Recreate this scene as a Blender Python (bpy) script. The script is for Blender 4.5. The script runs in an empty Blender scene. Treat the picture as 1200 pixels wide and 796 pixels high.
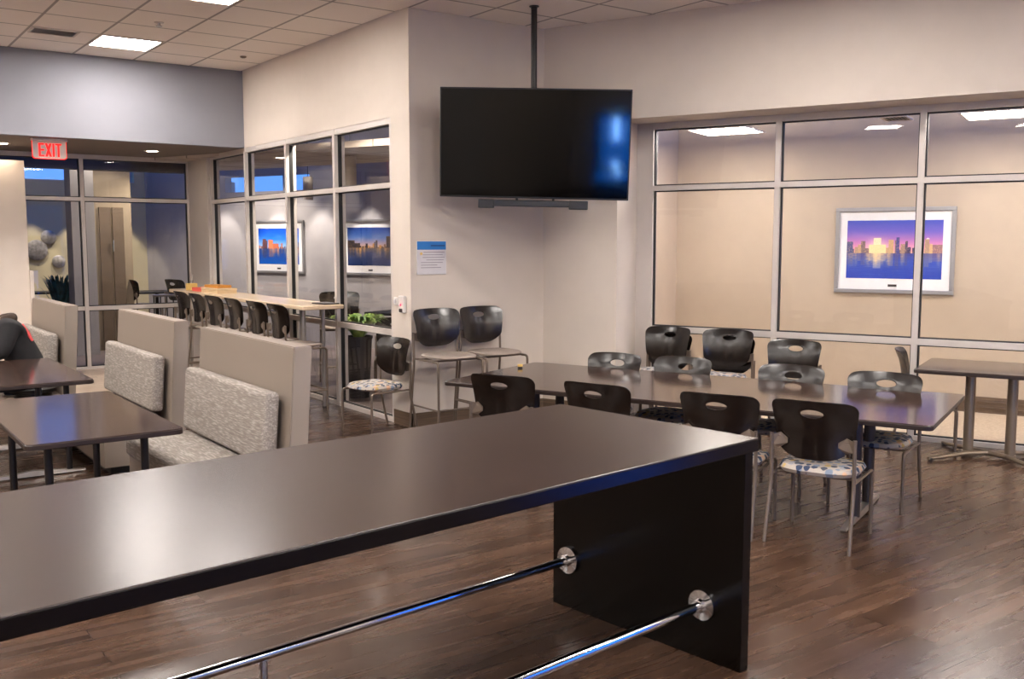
import bpy, bmesh, math, random
from mathutils import Vector, Matrix, noise
random.seed(7)
C = bpy.context.scene.collection
SC = bpy.context.scene
R_ = math.radians

# ------------------------------------------------------------------ materials
def lin(c):
    f = lambda v: v/12.92 if v <= .04045 else ((v+.055)/1.055)**2.4
    return (f(c[0]/255), f(c[1]/255), f(c[2]/255), 1)

class NT:
    def __init__(s, name):
        s.m = bpy.data.materials.new(name); s.m.use_nodes = True
        s.t = s.m.node_tree; s.b = s.t.nodes['Principled BSDF']; s.out = s.t.nodes['Material Output']
    def n(s, typ, **kw):
        nd = s.t.nodes.new(typ)
        for k, v in kw.items():
            if k.startswith('i_'):
                nd.inputs[int(k[2:]) if k[2:].isdigit() else k[2:].replace('_', ' ')].default_value = v
            else: setattr(nd, k, v)
        return nd
    def l(s, a, b): s.t.links.new(a, b)
    def coords(s, scale=(1, 1, 1), kind='Object', loc=(0, 0, 0)):
        tc = s.n('ShaderNodeTexCoord'); mp = s.n('ShaderNodeMapping')
        mp.inputs['Scale'].default_value = scale; mp.inputs['Location'].default_value = loc
        s.l(tc.outputs[kind], mp.inputs['Vector']); return mp.outputs['Vector']
    def ramp(s, src, stops, interp='LINEAR'):
        r = s.n('ShaderNodeValToRGB'); r.color_ramp.interpolation = interp
        e = r.color_ramp.elements
        while len(e) < len(stops): e.new(.5)
        for el, (p, c) in zip(e, stops): el.position = p; el.color = c
        s.l(src, r.inputs['Fac']); return r.outputs['Color']
    def bump(s, src, strength=.2, dist=.01):
        b = s.n('ShaderNodeBump'); b.inputs['Strength'].default_value = strength; b.inputs['Distance'].default_value = dist
        s.l(src, b.inputs['Height']); s.l(b.outputs['Normal'], s.b.inputs['Normal'])
    def set(s, **kw):
        for k, v in kw.items(): s.b.inputs[k.replace('_', ' ')].default_value = v
        return s

def plain(name, rgb, rough=.5, metal=0., var=.06, vscale=6, bump=0., bscale=200, spec=.5):
    t = NT(name); c = lin(rgb)
    t.set(Roughness=rough, Metallic=metal); t.b.inputs['Specular IOR Level'].default_value = spec
    nz = t.n('ShaderNodeTexNoise', i_Scale=vscale, i_Detail=3.); t.l(t.coords(), nz.inputs['Vector'])
    lo = tuple(v*(1-var) for v in c[:3])+(1,); hi = tuple(min(1, v*(1+var)) for v in c[:3])+(1,)
    t.l(t.ramp(nz.outputs['Fac'], [(.3, lo), (.7, hi)]), t.b.inputs['Base Color'])
    if bump:
        n2 = t.n('ShaderNodeTexNoise', i_Scale=bscale, i_Detail=2.); t.l(t.coords(), n2.inputs['Vector'])
        t.bump(n2.outputs['Fac'], bump, .003)
    return t.m

def emit(name, rgb, strength):
    t = NT(name); t.b.inputs['Base Color'].default_value = lin(rgb)
    t.b.inputs['Emission Color'].default_value = lin(rgb); t.b.inputs['Emission Strength'].default_value = strength
    return t.m

def glass_mat(name, tint=(1, 1, 1, 1), refl=1.0):
    t = NT(name); t.t.nodes.remove(t.b)
    tr = t.n('ShaderNodeBsdfTransparent'); tr.inputs['Color'].default_value = tint
    gl = t.n('ShaderNodeBsdfGlossy'); gl.inputs['Roughness'].default_value = .015
    fr = t.n('ShaderNodeFresnel'); fr.inputs['IOR'].default_value = 1.45
    mu = t.n('ShaderNodeMath', operation='MULTIPLY'); mu.inputs[1].default_value = refl
    geo = t.n('ShaderNodeNewGeometry'); inv = t.n('ShaderNodeMath', operation='SUBTRACT'); inv.inputs[0].default_value = 1.; t.l(geo.outputs['Backfacing'], inv.inputs[1])
    mb_ = t.n('ShaderNodeMath', operation='MULTIPLY'); t.l(fr.outputs[0], mb_.inputs[0]); t.l(inv.outputs[0], mb_.inputs[1]); t.l(mb_.outputs[0], mu.inputs[0])
    mx = t.n('ShaderNodeMixShader'); t.l(mu.outputs[0], mx.inputs[0]); t.l(tr.outputs[0], mx.inputs[1]); t.l(gl.outputs[0], mx.inputs[2])
    t.l(mx.outputs[0], t.out.inputs['Surface']); return t.m

def wood_floor(name, a, b, c, rough=.3, pw=.17, pl=1.5, rot=0.):
    t = NT(name)
    tc = t.n('ShaderNodeTexCoord'); mp = t.n('ShaderNodeMapping'); mp.inputs['Rotation'].default_value = (0, 0, rot)
    t.l(tc.outputs['Object'], mp.inputs['Vector']); v = mp.outputs['Vector']
    br = t.n('ShaderNodeTexBrick'); br.offset = .37; br.offset_frequency = 2
    br.inputs['Color1'].default_value = (0, 0, 0, 1); br.inputs['Color2'].default_value = (1, 1, 1, 1); br.inputs['Mortar'].default_value = (.5, .5, .5, 1)
    br.inputs['Scale'].default_value = 1.; br.inputs['Mortar Size'].default_value = .0022; br.inputs['Mortar Smooth'].default_value = .2
    br.inputs['Bias'].default_value = 0.; br.inputs['Brick Width'].default_value = pl; br.inputs['Row Height'].default_value = pw
    t.l(v, br.inputs['Vector'])
    sep = t.n('ShaderNodeSeparateColor'); t.l(br.outputs['Color'], sep.inputs[0])
    m2 = t.n('ShaderNodeMapping'); m2.inputs['Scale'].default_value = (.9, 11, 1); t.l(v, m2.inputs['Vector'])
    add = t.n('ShaderNodeVectorMath', operation='ADD'); t.l(m2.outputs[0], add.inputs[0])
    sc = t.n('ShaderNodeVectorMath', operation='SCALE'); sc.inputs['Scale'].default_value = 7.; t.l(br.outputs['Color'], sc.inputs[0]); t.l(sc.outputs[0], add.inputs[1])
    gr = t.n('ShaderNodeTexNoise', i_Scale=1.5, i_Detail=4.5, i_Roughness=.55, i_Distortion=.12); t.l(add.outputs[0], gr.inputs['Vector'])
    bl = t.n('ShaderNodeTexNoise', i_Scale=1.1, i_Detail=2.); t.l(v, bl.inputs['Vector'])
    s1 = t.n('ShaderNodeMath', operation='MULTIPLY_ADD'); s1.inputs[1].default_value = .2; t.l(sep.outputs[0], s1.inputs[0])
    g2 = t.n('ShaderNodeMath', operation='MULTIPLY_ADD'); g2.inputs[1].default_value = .6; g2.inputs[2].default_value = .1; t.l(gr.outputs['Fac'], g2.inputs[0])
    t.l(g2.outputs[0], s1.inputs[2])
    s2 = t.n('ShaderNodeMath', operation='MULTIPLY_ADD'); s2.inputs[1].default_value = .25; t.l(bl.outputs['Fac'], s2.inputs[0]); t.l(s1.outputs[0], s2.inputs[2])
    col = t.ramp(s2.outputs[0], [(.3, lin(a)), (.55, lin(b)), (.85, lin(c))])
    mx = t.n('ShaderNodeMix', data_type='RGBA'); t.l(br.outputs['Fac'], mx.inputs[0]); t.l(col, mx.inputs[6]); mx.inputs[7].default_value = lin((22, 14, 10))
    t.l(mx.outputs[2], t.b.inputs['Base Color'])
    rr = t.n('ShaderNodeMapRange'); rr.inputs['To Min'].default_value = rough-.07; rr.inputs['To Max'].default_value = rough+.1
    t.l(gr.outputs['Fac'], rr.inputs['Value']); t.l(rr.outputs[0], t.b.inputs['Roughness'])
    sub = t.n('ShaderNodeMath', operation='SUBTRACT'); t.l(gr.outputs['Fac'], sub.inputs[0]); t.l(br.outputs['Fac'], sub.inputs[1])
    t.bump(sub.outputs[0], .03, .002)
    return t.m

def ceiling_mat(name, x0, y0, pitch, rgb):
    t = NT(name); v = t.coords()
    sp = t.n('ShaderNodeSeparateXYZ'); t.l(v, sp.inputs[0])
    def line(o, off):
        a = t.n('ShaderNodeMath', operation='SUBTRACT'); a.inputs[1].default_value = off; t.l(o, a.inputs[0])
        m = t.n('ShaderNodeMath', operation='PINGPONG'); m.inputs[1].default_value = pitch/2; t.l(a.outputs[0], m.inputs[0])
        r = t.n('ShaderNodeMapRange'); r.inputs['From Min'].default_value = .010; r.inputs['From Max'].default_value = .016
        r.inputs['To Min'].default_value = 1; r.inputs['To Max'].default_value = 0
        t.l(m.outputs[0], r.inputs['Value']); return r.outputs[0]
    mxm = t.n('ShaderNodeMath', operation='MAXIMUM'); t.l(line(sp.outputs[0], x0), mxm.inputs[0]); t.l(line(sp.outputs[1], y0), mxm.inputs[1])
    nz = t.n('ShaderNodeTexNoise', i_Scale=160., i_Detail=3.); t.l(v, nz.inputs['Vector'])
    c = lin(rgb); lo = tuple(x*.93 for x in c[:3])+(1,)
    col = t.ramp(nz.outputs['Fac'], [(.35, lo), (.6, c)])
    mx = t.n('ShaderNodeMix', data_type='RGBA'); t.l(mxm.outputs[0], mx.inputs[0]); t.l(col, mx.inputs[6]); mx.inputs[7].default_value = tuple(x*.42 for x in c[:3])+(1,)
    t.l(mx.outputs[2], t.b.inputs['Base Color']); t.set(Roughness=.9)
    ng = t.n('ShaderNodeMath', operation='MULTIPLY_ADD'); ng.inputs[1].default_value = -2.; t.l(mxm.outputs[0], ng.inputs[0]); t.l(nz.outputs['Fac'], ng.inputs[2])
    t.bump(ng.outputs[0], .3, .004)
    return t.m

def dots_fabric(name):
    t = NT(name); v = t.coords((1, 1, .4))
    vo = t.n('ShaderNodeTexVoronoi'); vo.inputs['Scale'].default_value = 24.; vo.inputs['Randomness'].default_value = .75; t.l(v, vo.inputs['Vector'])
    sep = t.n('ShaderNodeSeparateColor'); t.l(vo.outputs['Color'], sep.inputs[0])
    cell = t.ramp(sep.outputs[0], [(0, lin((44, 58, 84))), (.28, lin((120, 132, 150))), (.5, lin((196, 158, 128))), (.6, lin((60, 66, 80))), (.78, lin((176, 150, 90))), (.9, lin((150, 150, 155)))], 'CONSTANT')
    thr = t.n('ShaderNodeMapRange'); thr.inputs['From Min'].default_value = .44; thr.inputs['From Max'].default_value = .49; t.l(vo.outputs['Distance'], thr.inputs['Value'])
    mx = t.n('ShaderNodeMix', data_type='RGBA'); t.l(thr.outputs[0], mx.inputs[0]); t.l(cell, mx.inputs[6]); mx.inputs[7].default_value = lin((172, 162, 152))
    t.l(mx.outputs[2], t.b.inputs['Base Color']); t.set(Roughness=.85)
    nz = t.n('ShaderNodeTexNoise', i_Scale=500.); t.l(t.coords(), nz.inputs['Vector']); t.bump(nz.outputs['Fac'], .25, .002)
    return t.m

def dash_fabric(name):
    t = NT(name)
    n1 = t.n('ShaderNodeTexNoise', i_Scale=1., i_Detail=1.5, i_Roughness=.5); t.l(t.coords((95, 13, 150)), n1.inputs['Vector'])
    n2 = t.n('ShaderNodeTexNoise', i_Scale=14., i_Detail=3.); t.l(t.coords(), n2.inputs['Vector'])
    a = t.n('ShaderNodeMath', operation='MULTIPLY_ADD'); a.inputs[1].default_value = .22; t.l(n2.outputs['Fac'], a.inputs[0]); t.l(n1.outputs['Fac'], a.inputs[2])
    col = t.ramp(a.outputs[0], [(.42, lin((128, 120, 113))), (.62, lin((140, 132, 125))), (.78, lin((168, 160, 152)))])
    t.l(col, t.b.inputs['Base Color']); t.set(Roughness=.9); t.bump(n1.outputs['Fac'], .25, .003)
    return t.m

def grooved_wood(name, rgb):
    t = NT(name); v = t.coords()
    sp = t.n('ShaderNodeSeparateXYZ'); t.l(v, sp.inputs[0])
    n1 = t.n('ShaderNodeTexNoise', i_Scale=1., i_Detail=4.); t.l(t.coords((2, 2, 70)), n1.inputs['Vector'])
    c = lin(rgb)
    t.l(t.ramp(n1.outputs['Fac'], [(.3, tuple(x*.6 for x in c[:3])+(1,)), (.65, c)]), t.b.inputs['Base Color']); t.set(Roughness=.5)
    return t.m

def vcol(name, rough=.35):
    t = NT(name); a = t.n('ShaderNodeVertexColor'); a.layer_name = 'print'
    t.l(a.outputs['Color'], t.b.inputs['Base Color']); t.set(Roughness=rough); return t.m

def leaf_mat(name, a, b):
    t = NT(name); nz = t.n('ShaderNodeTexNoise', i_Scale=9., i_Detail=2.); t.l(t.coords(), nz.inputs['Vector'])
    t.l(t.ramp(nz.outputs['Fac'], [(.35, lin(a)), (.65, lin(b))]), t.b.inputs['Base Color']); t.set(Roughness=.35); return t.m

M = dict(
    wall=plain('warm greige wall paint', (209, 198, 187), .75, var=.015, bump=.05, spec=.3),
    wall_grey=plain('cool grey wall paint', (134, 134, 142), .75, var=.015, bump=.05, spec=.3),
    wall_soffit=plain('soffit paint', (128, 118, 113), .8, var=.02, spec=.2),
    wall_alcove=plain('tan alcove wall paint', (188, 170, 149), .75, var=.02, spec=.3),
    wall_lobby=plain('grey lobby wall paint', (170, 165, 165), .8, var=.03, spec=.2),
    wall_foyer=plain('pale yellow foyer wall paint', (196, 184, 152), .8, var=.02, spec=.2),
    dark_ceiling=plain('dark lobby ceiling', (70, 66, 66), .9),
    tan_reflection=plain('tan reflection colour', (150, 134, 112), .6),  # colour of a tan reflection in the entrance glass
    brown_reflection=plain('brown reflection colour', (104, 88, 72), .5),  # colour of a brown reflection in the entrance glass
    ceiling=ceiling_mat('ceiling tile', 3.93, 8.83, .66, (248, 240, 232)),
    ceiling_alcove=ceiling_mat('alcove ceiling tile', 0.1, .0, .66, (196, 184, 172)),
    floor=wood_floor('dark walnut floor planks', (40, 27, 20), (62, 44, 33), (88, 64, 49), .25, .14),
    floor_entry=wood_floor('pale oak entry planks', (150, 130, 112), (186, 166, 146), (206, 190, 172), .35, .12),
    carpet=plain('beige carpet', (190, 168, 138), .95, var=.12, vscale=30, bump=.3, bscale=300),
    lobby_floor=plain('grey brown lobby floor', (110, 96, 92), .5, var=.15, vscale=3),
    alu=plain('brushed aluminium frame', (206, 198, 192), .42, .2, .02),
    gasket=plain('black glazing gasket', (22, 22, 24), .5),
    glass=glass_mat('clear window glass', (.97, .975, .975, 1), 1.15),
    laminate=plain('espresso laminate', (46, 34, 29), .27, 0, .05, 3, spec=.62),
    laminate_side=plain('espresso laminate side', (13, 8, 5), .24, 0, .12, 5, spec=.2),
    tabletop=plain('dark brown table laminate', (62, 47, 41), .13, 0, .08, 8, spec=.6),
    edge=plain('dark table edge band', (40, 28, 24), .4),
    maple=plain('pale maple top', (214, 190, 160), .22, 0, .05, 5),
    chrome=plain('polished chrome', (215, 215, 218), .1, 1., .02),
    steel=plain('taupe powder coated tube', (118, 104, 92), .36, .45, .04),
    darksteel=plain('dark grey table column', (66, 60, 60), .35, .45, .04),
    silver=plain('satin silver tube', (176, 170, 164), .3, .8, .03),
    bronze=plain('champagne metal base', (150, 134, 116), .32, .7, .04),
    shell=plain('dark brown moulded plastic', (21, 14, 11), .24, 0, .08, 10, spec=.6),
    taupe_seat=plain('taupe vinyl', (150, 138, 128), .5, 0, .04),
    dots=dots_fabric('dotted seat fabric'),
    dash=dash_fabric('woven booth fabric'),
    booth=plain('taupe booth laminate', (138, 126, 115), .5, 0, .012, 3),
    dark=plain('near black plastic', (16, 15, 16), .4),
    screen=plain('glossy black screen', (2, 2, 2), .07, spec=.22),
    black=plain('black satin metal', (30, 26, 26), .35, .3),
    white=plain('white plastic', (225, 222, 218), .4),
    paper=plain('pale grey paper', (206, 202, 206), .7, var=.03),
    blue_paper=plain('blue printed band', (38, 120, 196), .6),
    ink=plain('grey print', (140, 136, 142), .7), ink_blue=plain('dark blue print', (30, 70, 130), .7),
    matboard=plain('white mat board', (232, 228, 226), .8, var=.01),
    frame=plain('silver picture frame', (168, 166, 166), .35, .6, .03),
    print=vcol('printed photograph'),
    baseboard=grooved_wood('grooved wood baseboard', (112, 92, 74)),
    leaf=leaf_mat('green leaf', (62, 110, 44), (164, 186, 96)),
    leaf_blue_lit=leaf_mat('dark leaf with blue light in colour', (18, 44, 40), (40, 96, 110)),  # blue light falling on the leaves is put into their colour
    pot=plain('charcoal planter', (40, 37, 40), .5), soil=plain('soil', (40, 28, 20), .95),
    red_led=emit('red indicator', (255, 30, 50), 4.), exit_red=emit('red exit letters', (255, 10, 4), 1.0),
    exit_panel=plain('frosted exit panel', (190, 180, 174), .35),
    troffer_alcove=emit('alcove troffer diffuser', (255, 246, 236), 27.), troffer=emit('troffer diffuser', (255, 247, 240), 40.), can=emit('recessed lamp', (255, 232, 205), 60.),
    machine_blue=emit('blue lit machine front', (6, 116, 240), 8.), machine_glow=emit('added blue glow panel', (6, 100, 235), 2.6), tube=emit('white lamp tube', (150, 210, 255), 160.),  # glowing fronts and tubes of the added, unseen machines
    tile_trim=plain('white metal trim', (206, 196, 186), .5), vent_dark=plain('duct shadow', (40, 36, 34), .8),
    disc=plain('brushed silver disc', (168, 162, 156), .35, .35, .35, 16),
    orange=plain('orange card', (206, 140, 60), .6), red=plain('red card', (206, 90, 80), .6), kraft=plain('pale kraft card', (214, 188, 150), .7),
    yellow=plain('yellow card', (222, 186, 110), .6), clear=glass_mat('clear tumbler', (.93, .94, .95, 1), 1.5),
    skin=plain('skin', (196, 150, 124), .5), hair=plain('dark hair', (40, 28, 22), .6), hoodie=plain('black jersey fabric', (26, 25, 28), .9, 0, .15, 20, .3, 60),
    hood=plain('brown knit collar', (62, 50, 42), .95, 0, .2, 30), trousers=plain('dark denim', (34, 38, 50), .9), pink=plain('coral red trim', (220, 84, 84), .8),
    shoe=plain('black shoe', (24, 22, 22), .5), bluevinyl=plain('blue vinyl', (60, 90, 170), .5),
)

# ------------------------------------------------------------------ mesh builder
class MB:
    def __init__(s): s.bm = bmesh.new(); s.mats = []; s.cur = 0
    def mat(s, m):
        if m not in s.mats: s.mats.append(m)
        s.cur = s.mats.index(m); return s
    def _f(s, vs):
        try:
            f = s.bm.faces.new(vs); f.material_index = s.cur; return f
        except ValueError: return None
    def hexa(s, p):   # 8 points: bottom 4 ccw, top 4 ccw
        v = [s.bm.verts.new(q) for q in p]
        for a in ((3, 2, 1, 0), (4, 5, 6, 7), (0, 1, 5, 4), (1, 2, 6, 5), (2, 3, 7, 6), (3, 0, 4, 7)): s._f([v[i] for i in a])
        return s
    def box(s, x0, x1, y0, y1, z0, z1):
        return s.hexa([(x0, y0, z0), (x1, y0, z0), (x1, y1, z0), (x0, y1, z0), (x0, y0, z1), (x1, y0, z1), (x1, y1, z1), (x0, y1, z1)])
    def rw(s, a0, a1, d0, d1, z0, z1):   # box in the frame of the angled wall
        f = lambda a, d, z: tuple(rw(a, d, z))
        return s.hexa([f(a0, d0, z0), f(a0, d1, z0), f(a1, d1, z0), f(a1, d0, z0), f(a0, d0, z1), f(a0, d1, z1), f(a1, d1, z1), f(a1, d0, z1)])
    def rbox(s, x0, x1, y0, y1, z0, z1, r=.02, seg=3, tilt=None):
        b = bmesh.new()
        bmesh.ops.create_cube(b, size=1.)
        for v in b.verts: v.co = Vector(((x0+x1)/2+v.co.x*(x1-x0), (y0+y1)/2+v.co.y*(y1-y0), (z0+z1)/2+v.co.z*(z1-z0)))
        bmesh.ops.bevel(b, geom=list(b.edges), offset=r, segments=seg, profile=.5, affect='EDGES')
        if tilt: bmesh.ops.transform(b, matrix=tilt, verts=b.verts)
        mp = {v: s.bm.verts.new(v.co) for v in b.verts}
        for f in b.faces: s._f([mp[v] for v in f.verts])
        b.free(); return s
    def tube(s, pts, r, n=10, cap=True):
        pts = [Vector(p) for p in pts]; rings = []
        t0 = (pts[1]-pts[0]).normalized(); up = Vector((0, 0, 1)) if abs(t0.z) < .9 else Vector((1, 0, 0))
        nrm = t0.cross(up).normalized()
        for i, p in enumerate(pts):
            t = (pts[min(i+1, len(pts)-1)]-pts[max(i-1, 0)]).normalized()
            nrm = (nrm-t*nrm.dot(t)).normalized(); bn = t.cross(nrm)
            rr = r[i] if isinstance(r, (list, tuple)) else r
            rings.append([s.bm.verts.new(p+(nrm*math.cos(2*math.pi*k/n)+bn*math.sin(2*math.pi*k/n))*rr) for k in range(n)])
        for a, b in zip(rings, rings[1:]):
            for k in range(n): s._f([a[k], a[(k+1) % n], b[(k+1) % n], b[k]])
        if cap: s._f(rings[0][::-1]); s._f(rings[-1])
        return s
    def lathe(s, prof, c=(0, 0, 0), n=24, axis='z'):
        c = Vector(c); rings = []
        for r, h in prof:
            ring = []
            for k in range(n):
                a = 2*math.pi*k/n; u, w = r*math.cos(a), r*math.sin(a)
                q = (u, w, h) if axis == 'z' else ((h, u, w) if axis == 'x' else (w, h, u))
                ring.append(s.bm.verts.new(c+Vector(q)))
            rings.append(ring)
        for a, b in zip(rings, rings[1:]):
            for k in range(n): s._f([a[k], a[(k+1) % n], b[(k+1) % n], b[k]])
        s._f(rings[0][::-1]); s._f(rings[-1]); return s
    def rings(s, loops, cap0=True, cap1=True):
        L = [[s.bm.verts.new(p) for p in lp] for lp in loops]; n = len(L[0])
        for a, b in zip(L, L[1:]):
            for k in range(n): s._f([a[k], a[(k+1) % n], b[(k+1) % n], b[k]])
        if cap0: s._f(L[0][::-1])
        if cap1: s._f(L[-1])
        return s
    def slab(s, hx, hy, z0, z1, r=.03, bev=.004, cx=0, cy=0):   # rounded-rectangle top with eased edges
        def loop(o, z):
            out = []
            for q, (sx, sy) in enumerate(((1, 1), (-1, 1), (-1, -1), (1, -1))):
                for k in range(7):
                    a = q*math.pi/2+k*math.pi/12
                    out.append((cx+sx*(hx-r)+(r-o)*math.cos(a), cy+sy*(hy-r)+(r-o)*math.sin(a), z))
            return out
        return s.rings([loop(bev, z0), loop(0, z0+bev), loop(0, z1-bev), loop(bev, z1)])
    def build(s, name, mat=None, parent=None, smooth=False, loc=None, rotz=None, kind=None, bevel=None):
        me = bpy.data.meshes.new(name)
        bmesh.ops.recalc_face_normals(s.bm, faces=s.bm.faces)
        s.bm.to_mesh(me); s.bm.free()
        if s.mats:
            for m in s.mats: me.materials.append(M[m])
        else: me.materials.append(M[mat])
        o = bpy.data.objects.new(name, me); C.objects.link(o)
        if smooth:
            for p in me.polygons: p.use_smooth = True
            es = o.modifiers.new('edges', 'EDGE_SPLIT'); es.split_angle = R_(38)
        if parent: o.parent = parent
        if loc is not None: o.location = loc
        if rotz is not None: o.rotation_euler.z = rotz
        if kind: o['kind'] = kind
        return o

def tag(o, label, cat, group=None):
    o['label'] = label; o['category'] = cat
    if group: o['group'] = group
    return o
def thing(name, label, cat, loc=(0, 0, 0), rotz=0, group=None):
    o = bpy.data.objects.new(name, None); C.objects.link(o); o.empty_display_size = .1
    o.location = loc; o.rotation_euler = (0, 0, rotz); return tag(o, label, cat, group)
def dup(root, loc, rotz, label, group=None):
    r = root.copy(); C.objects.link(r); r.location = loc; r.rotation_euler = (0, 0, rotz); r['label'] = label
    if group: r['group'] = group
    for ch in list(root.children):
        c = ch.copy(); C.objects.link(c); c.parent = r
        for g in list(ch.children):
            d = g.copy(); C.objects.link(d); d.parent = c
    return r

# ------------------------------------------------------------------ frames of reference (metres)
RA = R_(22.35)
RD = Vector((-math.sin(RA), math.cos(RA), 0)); RN = Vector((math.cos(RA), math.sin(RA), 0))
RC = Vector((6.14, 7.954, 0))
def rw(a, d, z=0): return RC+RN*d-RD*a+Vector((0, 0, z))     # a along the angled wall towards the camera side, d behind its face
ROT_R = RA                 # local +X -> RN, local +Y -> RD
def rot_face(v): return math.atan2(-v.x, v.y)                # z-rotation that turns local +Y to v
WX = 4.582; CEIL = 3.875; SOF = 2.93; NY = 7.954; EXY = 12.09; DY = 14.25

# ------------------------------------------------------------------ camera
cam = bpy.data.cameras.new('camera'); co = bpy.data.objects.new('camera', cam); C.objects.link(co)
cam.sensor_width = 36; cam.lens = 1145.96/1200*36; cam.clip_start = .05
co.location = (0, 0, 1.763); co.rotation_euler = (R_(90-5.7496), 0, R_(-35.846)); SC.camera = co

# ------------------------------------------------------------------ the room shell
S = 'structure'
def poly_slab(name, pts, z0, z1, mat, flip=False):
    m = MB(); lo = [(x, y, z0) for x, y in pts]; hi = [(x, y, z1) for x, y in pts]
    m.rings([lo, hi]); return m.build(name, mat, kind=S)
pS = rw(12.9, 0)
poly_slab('floor', [(-4, -4), (pS.x+.4, -4), tuple(rw(.83, .52).xy), (6.2, 8.0), (WX+.05, 7.99), (WX+.05, DY), (-4, DY)], -.1, 0, 'floor')
pts = [(-4, 11.9), (WX, 11.9), (WX, DY), (-4, DY)]
poly_slab('floor_entry', pts, 0.0, .004, 'floor_entry')
poly_slab('floor_lobby', [(-4, DY), (WX+.05, DY), (WX+.05, 8.0), (12, 8.0), (12, 24), (-4, 24)], -.1, 0, 'lobby_floor')
MB().rw(-.2, 8, .5, 2.6, -.1, 0).build('floor_alcove', 'carpet', kind=S)
poly_slab('ceiling', [(-4.2, -4.2), (pS.x+.5, -4.2), (6.3, 8.1), (WX-.02, 8.1), (WX-.02, EXY+.02), (-4.2, EXY+.02)], CEIL, CEIL+.1, 'ceiling')

# walls of the dining room
m = MB().box(WX, WX+.12, 8.303, EXY, SOF, 5.3).box(WX, WX+.12, EXY, DY, SOF+.002, 5.3)     # above the side glazing
m.box(WX, WX+.12, NY, 8.303, 0, 5.3)
m.build('wall_left', 'wall', kind=S)
MB().box(WX+.12, 6.25, NY, NY+.12, 0, 5.3).build('wall_back', 'wall', kind=S)
MB().box(-4, WX-.001, EXY, EXY+.12, SOF, 5.3).build('wall_entry', 'wall_grey', kind=S)
MB().box(-4, WX, EXY+.12, DY+.05, SOF, SOF+.1).build('ceiling_soffit', 'wall_soffit', kind=S)
m = MB().rw(-.05, 12.9, 0, .12, SOF, 5.3).rw(-.05, .83, 0, .45, 0, SOF).rw(.83, 12.9, .12, .5, SOF, SOF+.1).rw(7.25, 12.9, 0, .12, 0, SOF)
m.build('wall_right', 'wall', kind=S)
# walls behind the camera, with a dusk window added for blue reflections
MB().box(-4.12, -4, -4, DY, 0, 5.3).build('wall_west', 'wall', kind=S)
m = MB().box(-4, 2.4, -4.12, -4, 0, CEIL).box(6.6, pS.x+.3, -4.12, -4, 0, CEIL).box(2.4, 6.6, -4.12, -4, 0, .1).box(2.4, 6.6, -4.12, -4, 2.9, CEIL)
m.build('wall_south', 'wall', kind=S)
# baseboards
m = MB().box(WX-.014, WX+.0, NY-.014, 8.285, 0, .14); m.build('baseboard_left', 'baseboard', kind=S)
MB().box(WX-.014, 6.14, NY-.014, NY, 0, .14).build('baseboard_back', 'baseboard', kind=S)
MB().rw(.0, .83, -.014, 0, 0, .14).build('baseboard_right', 'baseboard', kind=S)
MB().rw(.5, 7.2, 2.31, 2.33, 0, .165).rw(.5, 7.2, 2.3, 2.33, .05, .06).rw(.5, 7.2, 2.3, 2.33, .11, .12).build('baseboard_alcove', 'baseboard', kind=S)
# white partition by the entrance
MB().box(-.6, 2.262, 13.35, 13.5, 0, 2.745).build('wall_partition', 'wall', kind=S)
MB().box(2.262, 2.305, 13.32, 13.53, 0, 1.40).build('trim_partition', 'tile_trim', kind=S)

# alcove room behind the right-hand glazing
MB().rw(.3, 7.4, 2.33, 2.45, 0, 3.2).rw(.3, .5, .62, 2.4, 0, 3.2).rw(7.2, 7.4, .62, 2.4, 0, 3.2).build('wall_alcove', 'wall_alcove', kind=S)
o = MB().box(-7.4, -.3, .5, 2.45, 0, .08)
ob = MB(); ob.hexa([(-2.45, -7.4, 0), (-.5, -7.4, 0), (-.5, -.3, 0), (-2.45, -.3, 0), (-2.45, -7.4, .08), (-.5, -7.4, .08), (-.5, -.3, .08), (-2.45, -.3, .08)])
oc = ob.build('ceiling_alcove', 'ceiling_alcove', kind=S); oc.location = rw(0, 0, 2.895); oc.rotation_euler.z = ROT_R+math.pi

# storefront glazing ------------------------------------------------
def storefront(name, P, edges, z_low, z_mid, z_head, depth=.11, w=.05, first_w=None, base=.04, z_top=SOF):
    """P(a, d, z): point a along the glazing, d behind its face. edges: mullion start positions."""
    m = MB(); a0, a1 = edges[0], edges[-1]+w
    def bx(mm, A0, A1, D0, D1, Z0, Z1):
        mm.hexa([P(A0, D0, Z0), P(A0, D1, Z0), P(A1, D1, Z0), P(A1, D0, Z0), P(A0, D0, Z1), P(A0, D1, Z1), P(A1, D1, Z1), P(A1, D0, Z1)])
    m.mat('alu')
    for i, a in enumerate(edges):
        ww = first_w if (i == 0 and first_w) else w
        bx(m, a, a+ww, 0, depth, 0, z_top)
    for z0, z1 in ((0, base), (z_low-.055, z_low), (z_mid, z_mid+.05), (z_head, z_top)):
        bx(m, a0, a1, .004, depth-.004, z0, z1)
    m.mat('gasket')
    for i, a in enumerate(edges):
        ww = first_w if (i == 0 and first_w) else w
        for q in (a-.012, a+ww):
            if q < a0 or q+.012 > a1: continue
            bx(m, q, q+.012, depth*.5-.02, depth*.5+.02, base, z_head)
    for z in (base, z_low, z_mid-.012, z_head-.012, z_low-.067, z_mid+.05):
        bx(m, a0, a1, depth*.5-.015, depth*.5+.015, z, z+.012)
    f = m.build(name, kind=S)
    g = MB(); bx(g, a0+.01, a1-.01, depth*.5-.003, depth*.5+.003, base-.01, z_head+.01); gp = g.build('glass_pane', 'glass', parent=f)
    return f
storefront('window_1', lambda a, d, z: (WX+.002+d, a, z), [8.29, 9.53, 10.80, 12.09, 13.38], .905, 2.272, 2.872, depth=.12)
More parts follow.
